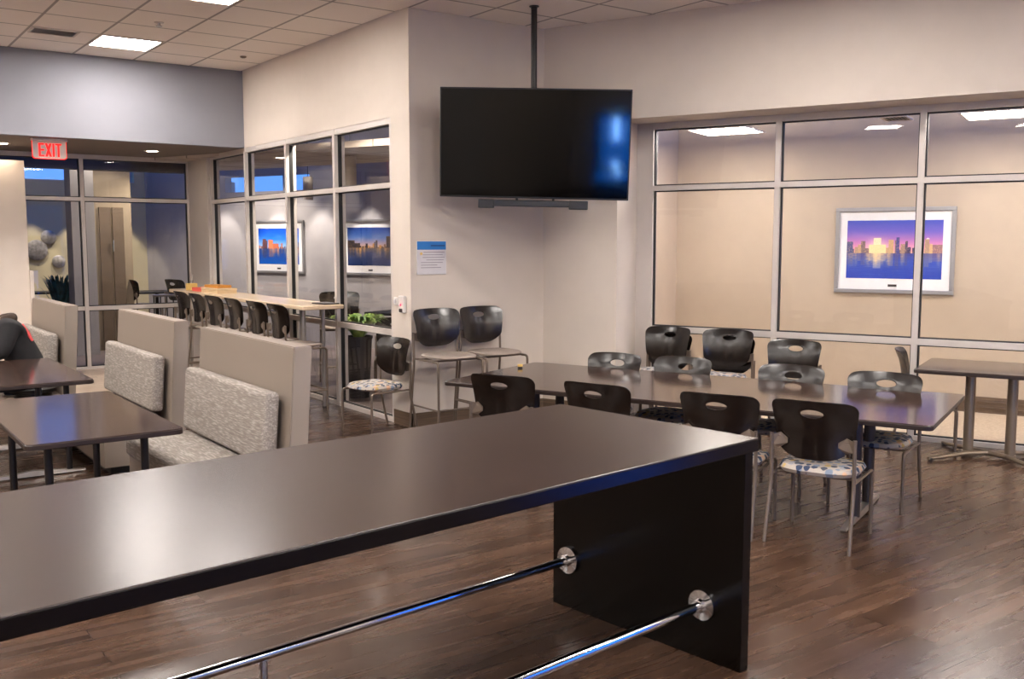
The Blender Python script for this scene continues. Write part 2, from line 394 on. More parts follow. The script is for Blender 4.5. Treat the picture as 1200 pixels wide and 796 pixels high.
storefront('window_2', lambda a, d, z: tuple(rw(a, .45+d, z)), [.83, 2.235, 3.49, 4.745, 6.0, 7.2], .907, 2.264, 2.868, first_w=.175)
storefront('door_1', lambda a, d, z: (a, DY+d, z), [-4, -2.4, -.8, .6, 1.9, 3.09, 4.53], .87, 2.305, 2.87, depth=.1)
MB().box(WX-.03, WX+.12, 13.44, DY+.12, 0, SOF).build('trim_corner', 'alu', kind=S)
f = MB().box(2, 2.06, DY+.15, 18.6, 5.28, 5.4).box(6.14, 6.2, DY+.15, 18.6, 5.28, 5.4).box(4.07, 4.13, DY+.15, 18.6, 5.28, 5.4).build('window_5', 'alu', kind=S); MB().box(2, 6.2, DY+.15, 18.6, 5.33, 5.34).build('glass_pane', 'glass', parent=f)
# unseen dusk window, added for blue reflections on the counter edge
m = MB()
for x in (2.4, 3.8, 5.2, 6.54): m.box(x, x+.06, -4.1, -4.0, .1, 2.9)
m.box(2.4, 6.6, -4.1, -4, .1, .16).box(2.4, 6.6, -4.1, -4, 2.84, 2.9)
f = m.build('window_added', 'alu', kind=S); MB().box(2.4, 6.6, -4.06, -4.05, .1, 2.9).build('glass_pane', 'glass', parent=f)

# lobby beyond the glass -----------------------------------------------
m = MB()
LD = 3.70
m.rw(-12.5, 2.5, LD, LD+.15, 0, 2.63).rw(-12.5, 2.5, LD, LD+.15, 2.9, 5.3).rw(-12.5, -8.75, LD, LD+.15, 2.63, 2.9).rw(-7.32, -7.2, LD, LD+.15, 2.63, 2.9).rw(-6.7, 2.5, LD, LD+.15, 2.63, 2.9)
m.build('wall_lobby', 'wall_lobby', kind=S)
MB().box(WX+.12, 6.3, 8.08, 8.16, 0, 5.3).rw(.2, .29, .1, LD, 0, 5.3).build('wall_lobby_near', 'wall_lobby', kind=S)
m = MB().box(-4, 3.2, 19.5, 19.65, 0, 5.3).box(3.2, 7, 19.5, 19.65, 0, 2.86).box(5.2, 7, 19.5, 19.65, 3.12, 3.5).box(3.2, 7, 19.5, 19.65, 4.9, 5.3).box(5.2, 7, 19.5, 19.65, 2.86, 4.9)
m.build('wall_foyer', 'wall_foyer', kind=S)
m = MB().mat('alu').box(3.2, 5.2, 19.52, 19.6, 2.84, 2.88).box(3.2, 5.2, 19.52, 19.6, 4.86, 4.92).box(4.2, 4.26, 19.52, 19.6, 2.86, 4.9)
f = m.build('window_4', kind=S); MB().box(3.2, 5.2, 19.55, 19.56, 2.86, 4.9).build('glass_pane', 'glass', parent=f)
MB().box(-4.15, 12, 18.6, 24, 5.3, 5.4).box(-4.15, 2, DY+.15, 18.6, 5.3, 5.4).box(6.2, 12, DY+.15, 18.6, 5.3, 5.4).box(WX+.12, 12, 8, DY+.15, 5.3, 5.4).build('ceiling_lobby', 'dark_ceiling', kind=S)
MB().box(-4.12, -4, DY, 20, 0, 5.3).build('wall_lobby_west', 'wall_lobby', kind=S)
MB().box(-3.9, WX+.1, 14.75, 14.95, 2.765, 5.3).build('beam', 'dark_ceiling', kind=S)
MB().box(3.33, 3.66, 16, 16.4, 0, 5.3).build('pillar', 'wall_lobby', kind=S)
MB().box(3.72, 4.36, 16.6, 16.75, 0, 3.2).build('reflection_panel', 'tan_reflection', kind=S)  # added panel imitating tan reflections in the entrance glass
m = MB().box(3.86, 4.03, 16.57, 16.6, .01, 2.3).box(4.06, 4.23, 16.57, 16.6, .01, 2.3)  # added leaves and handle imitating door-like reflections in the glass
d = m.build('reflection_doors', 'brown_reflection', kind=S)
MB().tube([(4.05, 16.53, 1.6), (4.05, 16.53, 1.78)], .012).tube([(4.05, 16.57, 1.6), (4.05, 16.53, 1.6)], .008).build('reflection_handle', 'silver', parent=d)

# ------------------------------------------------------------------ ceiling fixtures
def troffer(name, label, loc, rotz, group, h=.315, em='troffer'):
    t = thing(name, label, 'ceiling light', loc, rotz, group)
    m = MB()
    for a in ((-h, h, -h, -h+.02), (-h, h, h-.02, h), (-h, -h+.02, -h+.02, h-.02), (h-.02, h, -h+.02, h-.02)): m.box(a[0], a[1], a[2], a[3], -.008, 0)
    m.build('light_frame', 'tile_trim', t)
    MB().box(-h+.02, h-.02, -h+.02, h-.02, -.004, 0).build('light_diffuser', em, t)
    return t
L0 = troffer('ceiling_light', 'square recessed ceiling light beside the air vent near the grey upper wall', (2.93, 11.14, CEIL), 0, 'square ceiling lights of the dining room')
LAB = {(2.93, 8.5): 'square recessed ceiling light cut off by the top edge of the picture'}
for ix in range(-2, 4):
    for iy in range(0, 6):
        x = 2.93+2.64*ix; y = 11.14-2.64*iy-(1.32 if ix > 0 else 0)
        if (ix, iy) == (0, 0) or y < -3.5 or x < -3.5: continue
        if (ix > 0 and y > 5) or (ix, iy) == (0, 2): continue
        p = Vector((x, y, 0))-RC
        if p.dot(RN) > -.6: continue
        if x > WX-.4 and y > NY-.4: continue
        dup(L0, (x, y, CEIL), 0, LAB.get((round(x, 2), round(y, 2)), 'square recessed ceiling light in the part of the ceiling above the picture'))
A0 = troffer('ceiling_light', 'square ceiling light behind the first pane of the right-hand glass wall', rw(1.5, 1.16, 2.893), ROT_R, 'alcove ceiling lights', em='troffer_alcove')
dup(A0, rw(4.05, 1.16, 2.893), ROT_R, 'square ceiling light behind the far right pane of the glass wall', 'alcove ceiling lights')
dup(A0, rw(6.6, 1.16, 2.893), ROT_R, 'square ceiling light deep in the alcove past the right edge', 'alcove ceiling lights')
def vent(label, loc, rotz, hx=.22, hy=.15):
    t = thing('air_vent', label, 'air vent', loc, rotz)
    m = MB()
    for a in ((-hx, hx, -hy, -hy+.02), (-hx, hx, hy-.02, hy), (-hx, -hx+.02, -hy+.02, hy-.02), (hx-.02, hx, -hy+.02, hy-.02)): m.box(a[0], a[1], a[2], a[3], -.012, 0)
    m.build('vent_frame', 'tile_trim', t)
    MB().box(-hx+.02, hx-.02, -hy+.02, hy-.02, -.003, 0).build('vent_backing', 'vent_dark', t)
    for k in range(6):
        y = -hy+.04+k*(2*hy-.08)/5
        MB().hexa([(-hx+.02, y-.012, -.014), (hx-.02, y-.012, -.014), (hx-.02, y-.008, -.014), (-hx+.02, y-.008, -.014), (-hx+.02, y+.006, -.003), (hx-.02, y+.006, -.003), (hx-.02, y+.010, -.003), (-hx+.02, y+.010, -.003)]).build('vent_slat', 'tile_trim', t)
    return t
vent('slatted air vent in the tiled ceiling left of the square light', (2.19, 10.95, CEIL), 0)
vent('small air vent in the alcove ceiling seen through the glass wall', rw(3.2, .95, 2.893), ROT_R, .18, .12)
t = thing('fire_sprinkler', 'small round sprinkler head in the tiled ceiling beyond the two square lights', 'sprinkler', (2.93, 9.9, CEIL))
MB().lathe([(.045, 0), (.045, -.006), (.02, -.01)], n=16).build('escutcheon', 'tile_trim', t, True)
MB().lathe([(.012, -.008), (.012, -.035), (.03, -.037), (.03, -.042)], n=12).build('deflector', 'silver', t, True)
tag(MB().lathe([(.035, 0), (.035, -.012), (.02, -.02)], n=16).build('ceiling_sensor', 'steel', smooth=True, loc=(4.232, 11.129, CEIL)), 'tiny round sensor in the ceiling corner above the side glazing', 'sensor')
def downlight(label, loc):
    t = thing('recessed_downlight', label, 'downlight', loc, 0, 'downlights in the entry soffit')
    MB().lathe([(.10, 0), (.10, -.006), (.075, -.006), (.07, -.001)], n=24).build('downlight_trim', 'tile_trim', t, True)
    MB().lathe([(.068, 0), (.068, -.004)], n=24).build('downlight_lens', 'can', t)
    return t
d0 = downlight('round downlight in the entry soffit right of the exit sign', (3.76, 13.2, SOF))
dup(d0, (2.0, 13.2, SOF), 0, 'round downlight in the soffit above the white partition')
dup(d0, (.2, 13.2, SOF), 0, 'round downlight in the entry soffit beyond the left edge of the picture')

# ------------------------------------------------------------------ exit sign
t = thing('exit_sign', 'edge-lit red EXIT sign hanging from the entry soffit', 'exit sign', (2.36, 12.32, SOF))
MB().rbox(-.19, .19, -.05, .05, -.03, 0, .006).build('sign_canopy', 'white', t)
m = MB()
def plate(z0, z1, hw, r):
    pts = [(-hw, z1), (hw, z1)]
    for k in range(6): a = -k*math.pi/10; pts.append((hw-r+r*math.cos(a), z0+r+r*math.sin(a)))
    for k in range(6): a = -math.pi/2-k*math.pi/10; pts.append((-hw+r+r*math.cos(a), z0+r+r*math.sin(a)))
    return pts
pl = plate(-.225, -.028, .178, .03)
m.rings([[(x, -.006, z) for x, z in pl], [(x, .006, z) for x, z in pl]]); m.build('sign_panel', 'exit_panel', t)
m = MB(); pl2 = plate(-.229, -.028, .181, .03); n = len(pl2)
for i in range(1, n):
    a, b = pl2[i], pl2[(i+1) % n]
    if abs(a[1]+.028) < .01 and abs(b[1]+.028) < .01: continue
    m.tube([(a[0], 0, a[1]), (b[0], 0, b[1])], .0035, 6)
m.build('glowing_rim', 'exit_red', t)
def letter(m, ch, x, z, w, h, s):
    y0, y1 = -.0095, -.0062
    if ch == 'E':
        m.box(x, x+s, y0, y1, z, z+h)
        for zz in (z, z+h/2-s/2.4, z+h-s*.85): m.box(x+s, x+w*.94, y0, y1, zz, zz+s*.85)
    elif ch == 'X':
        m.hexa([(x, y0, z), (x+s*1.15, y0, z), (x+s*1.15, y1, z), (x, y1, z), (x+w-s*1.15, y0, z+h), (x+w, y0, z+h), (x+w, y1, z+h), (x+w-s*1.15, y1, z+h)])
        m.hexa([(x+w-s*1.15, y0+.0005, z), (x+w, y0+.0005, z), (x+w, y1+.0005, z), (x+w-s*1.15, y1+.0005, z), (x, y0+.0005, z+h), (x+s*1.15, y0+.0005, z+h), (x+s*1.15, y1+.0005, z+h), (x, y1+.0005, z+h)])
    elif ch == 'I': m.box(x, x+s, y0, y1, z, z+h)
    elif ch == 'T':
        m.box(x, x+w, y0, y1, z+h-s*.85, z+h); m.box(x+w/2-s/2, x+w/2+s/2, y0, y1, z, z+h-s*.85)
m = MB(); z, h = -.205, .15
letter(m, 'E', -.115, z, .062, h, .022); letter(m, 'X', -.046, z, .07, h, .021); letter(m, 'I', .032, z, .02, h, .021); letter(m, 'T', .062, z, .066, h, .021)
m.build('exit_lettering', 'exit_red', t)

# ------------------------------------------------------------------ television on its pole
fw2 = Vector((math.sin(R_(35.846)), math.cos(R_(35.846)), 0)); rt = Vector((fw2.y, -fw2.x, 0))
pole = Vector((5.481, 7.245, 0))
yaw = R_(4.4)
right = rt*math.cos(yaw)-fw2*math.sin(yaw); back = fw2*math.cos(yaw)+rt*math.sin(yaw)
t = thing('ceiling_mounted_television', 'large black flat television hung from the ceiling on a pole', 'television', pole+Vector((0, 0, CEIL)), math.atan2(right.y, right.x))
# local: x right along the screen, y away from the viewer, z up (0 = ceiling)
MB().lathe([(.045, -.002), (.045, -.008), (.03, -.012), (.028, -.03)], n=20).build('ceiling_plate', 'black', t, True)
MB().lathe([(.027, -.03), (.027, -1.32)], n=16).build('mount_pole', 'black', t, True)
tc = Vector((.018, -.22, -1.249))
TILT = Matrix.Translation(tc) @ Matrix.Rotation(R_(1.5), 4, 'Y') @ Matrix.Rotation(R_(6), 4, 'X')
def tl(m): bmesh.ops.transform(m.bm, matrix=TILT, verts=m.bm.verts); return m
hw, hh = .852, .484
tl(MB().rbox(-hw, hw, -.008, .03, -hh, hh, .006, 2)).build('screen_bezel', 'dark', t)
tl(MB().box(-hw+.012, hw-.012, -.0105, -.0075, -hh+.016, hh-.012)).build('screen', 'screen', t)
tl(MB().rbox(-.55, .55, .03, .075, -.38, .2, .02, 2)).build('back_housing', 'dark', t)
tl(MB().box(-.2, .2, .075, .10, -.2, .2)).build('mount_bracket', 'black', t)
MB().tube([(0, -.19, -1.2), (0, -.0, -1.2)], .03).build('mount_arm', 'black', t)
for x in (-.16, .17): tl(MB().box(x, x+.02, -.0, .03, -hh-.05, -hh)).build('soundbar_strap', 'black', t)
so = thing('soundbar', 'slim black soundbar hanging just below the television', 'soundbar', t.location.copy(), t.rotation_euler.z)
sb = Matrix.Translation(tc+Vector((-.01, -.04, -hh-.046))) @ Matrix.Rotation(R_(1.3), 4, 'Y')
m = MB().rbox(-.49, .49, -.03, .035, -.028, .028, .006, 2); bmesh.ops.transform(m.bm, matrix=sb, verts=m.bm.verts); m.build('soundbar_body', 'dark', so)
for x0, x1 in ((-.49, -.35), (.32, .49)):
    m = MB().rbox(x0, x1, -.036, .03, -.046, .03, .006, 2); bmesh.ops.transform(m.bm, matrix=sb, verts=m.bm.verts); m.build('soundbar_end', 'dark', so)

# ------------------------------------------------------------------ things on the walls
t = thing('wall_notice', 'paper notice with a blue heading band on the wall above the stools', 'notice', (4.804, NY, 1.606))
hw, hh = .158, .154
MB().rbox(-hw-.004, hw+.004, -.012, 0, -hh-.004, hh+.004, .003, 2).build('notice_holder', 'white', t)
MB().box(-hw, hw, -.0135, -.012, -hh, hh-.078).build('notice_sheet', 'paper', t)
MB().box(-hw, hw, -.0135, -.012, hh-.078, hh).build('notice_heading', 'blue_paper', t)
m = MB().box(-.01, hw-.012, -.0145, -.0134, hh-.046, hh-.034); m.build('heading_line', 'ink_blue', t)
m = MB()
for k, (a, b) in enumerate(((-.09, .14), (-.1, .12), (-.1, .14), (-.06, .13), (-.12, .12), (-.12, .06), (-.12, .1))):
    z = hh-.105-k*.024; m.box(a, b, -.0145, -.0134, z, z+.006)
m.build('notice_text', 'ink', t)
MB().lathe([(.014, -.0134), (.014, -.0146)], n=14, axis='y', c=(-.115, 0, hh-.115)).build('notice_emblem', 'yellow', t)
t = thing('card_reader', 'small white wall switch with a red light on the column beside the glass', 'wall switch', (WX, 8.127, 1.163))
MB().rbox(-.014, 0, .06, .135, -.01, .065, .005, 2).build('reader_plate', 'white', t)
MB().rbox(-.03, -.014, .08, .115, .01, .045, .004, 2).build('switch_button', 'paper', t)
MB().rbox(-.035, 0, -.09, .015, -.075, .085, .008, 2).build('reader_body', 'white', t)
MB().rbox(-.038, -.034, -.07, -.005, -.07, -.035, .002, 1).build('reader_slot', 'darksteel', t)
MB().lathe([(.011, -.04), (.011, -.034)], n=12, axis='x', c=(0, -.04, .0)).build('indicator_light', 'red_led', t)

# framed photographs ---------------------------------------------------
def lerp(a, b, t): return tuple(x+(y-x)*t for x, y in zip(a, b))
def grad(stops, t):
    for (p, c), (q, d) in zip(stops, stops[1:]):
        if t <= q: return lerp(c, d, max(0, (t-p)/(q-p)))
    return stops[-1][1]
def skyline(kind, seed):
    rnd = random.Random(seed); cols = []
    n = 46; blds = []
    x = 0
    if kind == 'pink':
        sky = [(0, (60, 78, 180)), (.35, (110, 92, 190)), (.65, (190, 120, 180)), (.85, (232, 150, 170)), (1, (240, 180, 150))]
        wat = [(0, (60, 60, 130)), (.3, (40, 70, 170)), (1, (28, 60, 170))]; lit = (250, 200, 130); dark = (60, 50, 90)
    elif kind == 'blue':
        sky = [(0, (14, 70, 200)), (.5, (40, 120, 230)), (1, (170, 200, 235))]
        wat = [(0, (40, 70, 130)), (.5, (24, 70, 160)), (1, (10, 90, 190))]; lit = (226, 140, 96); dark = (70, 56, 80)
    else:
        sky = [(0, (24, 60, 140)), (.5, (80, 110, 170)), (.8, (170, 150, 165)), (1, (214, 168, 130))]
        wat = [(0, (110, 90, 80)), (.3, (60, 66, 100)), (1, (22, 42, 90))]; lit = (240, 170, 90); dark = (36, 34, 44)
    H = []
    while x < 1:
        w = rnd.uniform(.02, .055); h = rnd.uniform(.02, .10)
        if rnd.random() < .25: h = rnd.uniform(.12, .24)
        if kind == 'dusk': h *= .7
        c = lerp(dark, lit, rnd.random()**1.5*.8); H.append((x, x+w, h, c)); x += w+rnd.choice((0, 0, .01))
    if kind == 'pink': H += [(.29, .37, .26, (255, 232, 190)), (.24, .42, .14, (255, 220, 160)), (.0, .07, .2, (80, 80, 120)), (.53, .56, .27, (70, 70, 130)), (.9, 1., .14, (150, 110, 110))]
    if kind == 'blue': H += [(.1, .19, .27, (90, 60, 70)), (.25, .36, .24, (226, 130, 90)), (.36, .5, .13, (200, 110, 80)), (.78, .92, .1, (190, 110, 80))]
    if kind == 'dusk': H += [(0, .16, .2, (40, 38, 44)), (.16, .28, .12, (44, 42, 50)), (.62, .66, .2, (50, 46, 60)), (.85, .96, .3, (52, 44, 48)), (.96, 1, .18, (40, 36, 40))]
    hz = .56 if kind != 'dusk' else .53
    glow = [(rnd.random(), rnd.uniform(.012, .03)) for _ in range(14)]
    if kind == 'pink': glow += [(.33, .07), (.3, .05)]
    def at(u, v):      # v from the top
        if v < hz:
            for (a, b, h, c) in reversed(H):
                if a <= u < b and v > hz-h:
                    k = noise.noise(Vector((u*90, v*70, seed)))
                    return lerp(c, lit, .45) if k > .28 else c
            c = grad(sky, v/hz); k = noise.noise(Vector((u*5, v*9, seed)))
            c = lerp(c, (250, 190, 200) if kind == 'pink' else (255, 255, 255), max(0, k)*.25*(v/hz))
            if kind == 'pink' and (u-.85)**2+((v-.32)*.65)**2 < .0002: c = (255, 225, 215)
            if kind == 'pink': c = lerp(c, (255, 235, 215), math.exp(-((u-.33)**2/.012+(v-hz+.08)**2/.02))*.7)
            return c
        w = (v-hz)/(1-hz); c = grad(wat, w)
        for gx, gw in glow:
            g = math.exp(-((u-gx)/gw)**2)*max(0, 1-w*1.6)*(.6+.5*noise.noise(Vector((u*30, v*60, seed+3))))
            c = lerp(c, lit if kind != 'blue' else (236, 170, 120), min(.85, max(0, g)*.8))
        for (a, b, h, cc) in H:
            if h > .12 and a <= u < b and w < h/(1-hz): c = lerp(c, cc, .3)
        k = noise.noise(Vector((u*6, v*80, seed+9)))
        return lerp(c, (200, 215, 240), max(0, k)*.15)
    return at
def picture(label, loc, rotz, kind, seed, W=1.21, H=.915, iw=.965, ih=.62):
    t = thing('framed_photograph', label, 'picture', loc, rotz, 'framed skyline photographs')
    # local: x along the wall (viewer's right), y into the wall, z up
    f = .042; m = MB()
    m.rbox(-W/2, W/2, -.035, 0, H/2-f, H/2, .004, 1).rbox(-W/2, W/2, -.035, 0, -H/2, -H/2+f, .004, 1).rbox(-W/2, -W/2+f, -.035, 0, -H/2+f, H/2-f, .004, 1).rbox(W/2-f, W/2, -.035, 0, -H/2+f, H/2-f, .004, 1)
    m.build('picture_frame', 'frame', t)
    MB().box(-W/2+f, W/2-f, -.014, -.002, -H/2+f, H/2-f).build('mat_board', 'matboard', t)
    nx, ny = 150, 96; me = bpy.data.meshes.new('print'); bm = bmesh.new(); zo = .01
    V = [[bm.verts.new((-iw/2+iw*i/nx, -.0155, ih/2-ih*j/ny+zo)) for i in range(nx+1)] for j in range(ny+1)]
    cl = bm.loops.layers.float_color.new('print'); at = skyline(kind, seed)
    for j in range(ny):
        for i in range(nx):
            fc = bm.faces.new((V[j][i], V[j+1][i], V[j+1][i+1], V[j][i+1])); c = lin(at((i+.5)/nx, (j+.5)/ny))
            for lp in fc.loops: lp[cl] = c
    bm.to_mesh(me); bm.free(); me.materials.append(M['print'])
    o = bpy.data.objects.new('photo_print', me); C.objects.link(o); o.parent = t
    MB().box(-.045, .045, -.017, -.0135, -H/2+f+.03, -H/2+f+.055).build('title_plate', 'darksteel', t)
    return t
RX = math.atan2(-RD.y, -RD.x)
picture('framed pink sunset skyline photograph on the alcove wall behind the right-hand glass', rw(2.965, 2.33, 1.663), RX, 'pink', 3)
picture('framed night skyline photograph behind the side glazing, cut off by the column', rw(-5.38, LD, 1.663), RX, 'dusk', 11)
picture('framed bright blue skyline photograph behind the middle mullions of the side glazing', rw(-7.44, LD, 1.663), RX, 'blue', 5)

# ------------------------------------------------------------------ chairs
def back_pt(u, v, hb):      # u across, v up from lower edge (0..hb); returns y offset (forward positive)
    return 1.0*u*u + .010*math.exp(-(u/.03)**2)*max(0, 1-v/hb*1.15) - .05*(v/hb) + .022*math.sin(math.pi*min(1, v/hb)) - .03*max(0, v/hb-.8)
def back_shell(m, zc, yb, hb=.345, th=.009):
    wt, wb = .25, .222
    out = []
    def rc(cx, cz, r, a0, a1, n=6): return [(cx+r*math.cos(a0+(a1-a0)*k/n), cz+r*math.sin(a0+(a1-a0)*k/n)) for k in range(n+1)]
    rt_ = rc(wt-.05, hb-.05, .05, 0, math.pi/2)
    top = [(x, hb+.008*(1-(x/wt)**2)) for x in [(wt-.05)*(1-2*k/12) for k in range(1, 12)]]
    lt = rc(-wt+.05, hb-.05, .05, math.pi/2, math.pi)
    bot = []
    for k in range(0, 29):
        x = -wb+2*wb*k/28; q = abs(x)/wb
        z = .0+.085*(q**3.4)
        bot.append((x, z))
    pts = rt_+[(x, z) for x, z in top]+lt+bot
    # resample evenly
    N = 72; per = [0]
    for a, b in zip(pts, pts[1:]+pts[:1]): per.append(per[-1]+math.hypot(a[0]-b[0], a[1]-b[1]))
    P = pts+pts[:1]; o = []
    for k in range(N):
        s_ = per[-1]*k/N
        for i in range(len(per)-1):
            if per[i] <= s_ <= per[i+1]:
                f = (s_-per[i])/max(1e-9, per[i+1]-per[i]); o.append((P[i][0]+(P[i+1][0]-P[i][0])*f, P[i][1]+(P[i+1][1]-P[i][1])*f)); break
    hz = hb-.072; hole = []
    for (x, z) in o:
        a = math.atan2(z-hz, x); hole.append((.066*math.cos(a), hz+.025*math.sin(a)))
    K = 9; front, rear = [], []
    for k in range(K+1):
        f = k/K
        ring = [(h[0]+(q[0]-h[0])*f, h[1]+(q[1]-h[1])*f) for h, q in zip(hole, o)]
        e = 1 if k in (0, K) else 0
        front.append([(x, yb+back_pt(x, z, hb)+th/2*(.5 if e else 1), zc+z) for x, z in ring])
        rear.append([(x, yb+back_pt(x, z, hb)-th/2*(.5 if e else 1), zc+z) for x, z in ring])
    loops = front+rear[::-1]+[front[0]]
    L = [[m.bm.verts.new(p) for p in lp] for lp in loops[:-1]]; L.append(L[0])
    for a, b in zip(L, L[1:]):
        for k in range(N): m._f([a[k], a[(k+1) % N], b[(k+1) % N], b[k]])
    return m
def superloop(hx, hy, z, cy=0, n=3.2, N=40, sag=0):
    out = []
    for k in range(N):
        a = 2*math.pi*k/N; c, s_ = math.cos(a), math.sin(a)
        x = hx*math.copysign(abs(c)**(2/n), c); y = hy*math.copysign(abs(s_)**(2/n), s_)
        out.append((x, cy+y, z-sag*max(0, y/hy)**3))
    return out
def bez(pts, n=5):     # rounded poly line: insert arcs at inner corners
    out = [Vector(pts[0])]
    for a, b, c in zip(pts, pts[1:], pts[2:]):
        a, b, c = Vector(a), Vector(b), Vector(c); r = min(.05, (b-a).length*.45, (c-b).length*.45)
        p, q = b+(a-b).normalized()*r, b+(c-b).normalized()*r
        for k in range(n+1):
            t = k/n; out.append(p*(1-t)**2+b*2*t*(1-t)+q*t*t)
    out.append(Vector(pts[-1])); return out
def make_chair(name, label, cat, stool, loc, rotz, group):
    t = thing(name, label, cat, loc, rotz, group)
    SZ = .73 if stool else .46; W = .238; TOP = 1.13 if stool else .85
    zc = TOP-.345; yb = -.235; tr = .0115
    if stool:
        m = MB().rings([superloop(.20, .19, SZ-.03, 0), superloop(.226, .216, SZ-.024, 0), superloop(.232, .222, SZ-.008, 0, sag=.01), superloop(.222, .212, SZ, 0, sag=.01), superloop(.12, .11, SZ-.004, 0)])
        m.build('seat', 'taupe_seat', t, True)
    else:
        m = MB().rings([superloop(.19, .18, SZ-.055, 0), superloop(.222, .21, SZ-.05, 0), superloop(.234, .223, SZ-.028, 0, sag=.012), superloop(.222, .21, SZ-.006, 0, sag=.012), superloop(.17, .16, SZ+.004, 0, sag=.006), superloop(.08, .08, SZ+.006, 0)])
        m.build('seat', 'dots', t, True)
    back_shell(MB(), zc, yb).build('backrest', 'shell', t, True)
    rz = SZ-.066 if not stool else SZ-.045
    up = zc+.14
    for s in (-1, 1):
        MB().tube(bez([(s*W, .205, 0), (s*W, .205, rz), (s*(W-.0), .12, rz)]), tr).build('leg', 'steel', t, True)
        MB().tube(bez([(s*(W+.006), -.305, 0), (s*W, -.222, rz-.03), (s*W, -.232, up)]), tr).build('leg', 'steel', t, True)
        MB().tube([(s*W, .13, rz), (s*W, -.215, rz)], .0095).build('side_rail', 'steel', t, True)
        y1 = yb+back_pt(.17, .1, .345)-.012
        m = MB(); z0 = zc+.055; x0, x1 = s*(W-.008), s*.145
        A = [(x0, -.232, z0+.01), (x0, -.232, z0+.075), (s*.19, y1-.004, z0+.09), (x1, y1-.012, z0+.06), (x1, y1-.012, z0+.03), (s*.19, y1-.004, z0)]
        m.rings([A, [(x, y+.006, z) for x, y, z in A]]); m.build('back_bracket', 'steel', t)
    m = MB().tube([(-W, .10, rz), (W, .10, rz)], .009).tube([(-W, -.12, rz), (W, -.12, rz)], .009)
    m.build('seat_support', 'steel', t, True)
    if stool:
        fz = .25; yr = -.305+.083*fz/(rz-.03)
        m = MB().tube([(-W, .205, fz), (W, .205, fz)], .0095); m.build('footrest', 'steel', t, True)
        for s in (-1, 1): MB().tube([(s*W, .205, fz), (s*W, yr, fz)], .0085).build('side_stretcher', 'steel', t, True)
    return t
G1 = 'brown-backed chairs with dotted seats'
def face(v, jig=0): return rot_face(v)+R_(jig)
NEAR = [(1.44, -2.87, 4, 'brown-backed dining chair leftmost on the near side of the long table'),
        (2.197, -2.875, -4, 'brown-backed chair second from the left on the near side, half hidden by the bar counter'),
        (3.003, -2.872, 1, 'brown-backed chair third from the left on the near side, beside the counter corner'),
        (3.576, -2.85, -1.5, 'brown-backed chair with a dotted seat at the near right end of the long table')]
first = None
def place(a, d, v, jig, label, z=0):
    global first
    p = rw(a, d, z)
    if first is None:
        first = make_chair('dining_chair', label, 'chair', False, p, face(v, jig), G1); return first
    return dup(first, p, face(v, jig), label)
for a, d, j, lb in NEAR: place(a, d-.0, RN, j, lb)
for a, d, j, lb in [(1.563, -1.80, -6, 'brown-backed chair leftmost on the far side of the long table, left of the chair stacks'),
                    (2.134, -1.76, -6, 'second brown-backed chair from the left on the far side, before the right chair stack'),
                    (3.003, -1.82, -5, 'third brown-backed chair from the left on the far side, before the single glass-side chair'),
                    (3.673, -1.88, -3, 'brown-backed chair at the far right end of the long table')]:
    place(a, d, -RN, j, lb)
# against the glass: two stacks of two and a single chair, then one turned to the side table
for a, nm, jj in ((1.274, 'left', -8), (1.91, 'right', 0)):
    place(a, .02, -RN, jj, f'lower chair in the {nm} stack of two against the glass wall')
    place(a, -.03, -RN, jj, f'upper chair in the {nm} stack of two against the glass wall', .072)
place(2.517, .02, -RN, -2, 'single brown-backed chair against the glass wall right of the two stacks')
place(3.72, .10, -RD, 8, 'brown-backed chair turned sideways at the left end of the small side table')
dup(first, (4.235, 8.03, 0), face(Vector((-1, -.12, 0))), 'brown-backed chair with a dotted seat beside the side glazing and column')
t = thing('ottoman', 'round dark ottoman under the person in black at the left edge', 'ottoman', (1.62, 9.66, 0))
MB().lathe([(.17, .4), (.2, .41), (.205, .44), (.19, .455)], n=28).build('seat', 'dark', t, True); MB().lathe([(.15, .02), (.16, .4)], n=28).build('base', 'black', t, True); MB().lathe([(.14, 0), (.14, .02)], n=24).build('plinth', 'silver', t, True)

G2 = 'stools'
s0 = make_chair('bar_stool', 'left of the two tall stools against the wall below the notice', 'stool', True, (4.75, 7.565, 0), face(Vector((0, -1, 0)), 0), 'tall stools with brown backs')
dup(s0, (5.27, 7.58, 0), face(Vector((0, -1, 0)), 2), 'right of the two tall stools against the wall, next to the long table')
SY = [12.45, 11.85, 11.25, 10.6, 9.93, 9.36]
nm = ['farthest tall stool at the pale high table, at its far end', 'second tall stool from the far end of the high table', 'third tall stool from the far end of the high table',
      'fourth tall stool from the far end of the high table', 'fifth tall stool from the far end, next to the nearest one', 'nearest tall stool at the high table, beside its silver leg']
for y, lb in zip(SY, nm): dup(s0, (4.06, y, 0), face(Vector((1, 0, 0)), random.uniform(-3, 3)), lb)

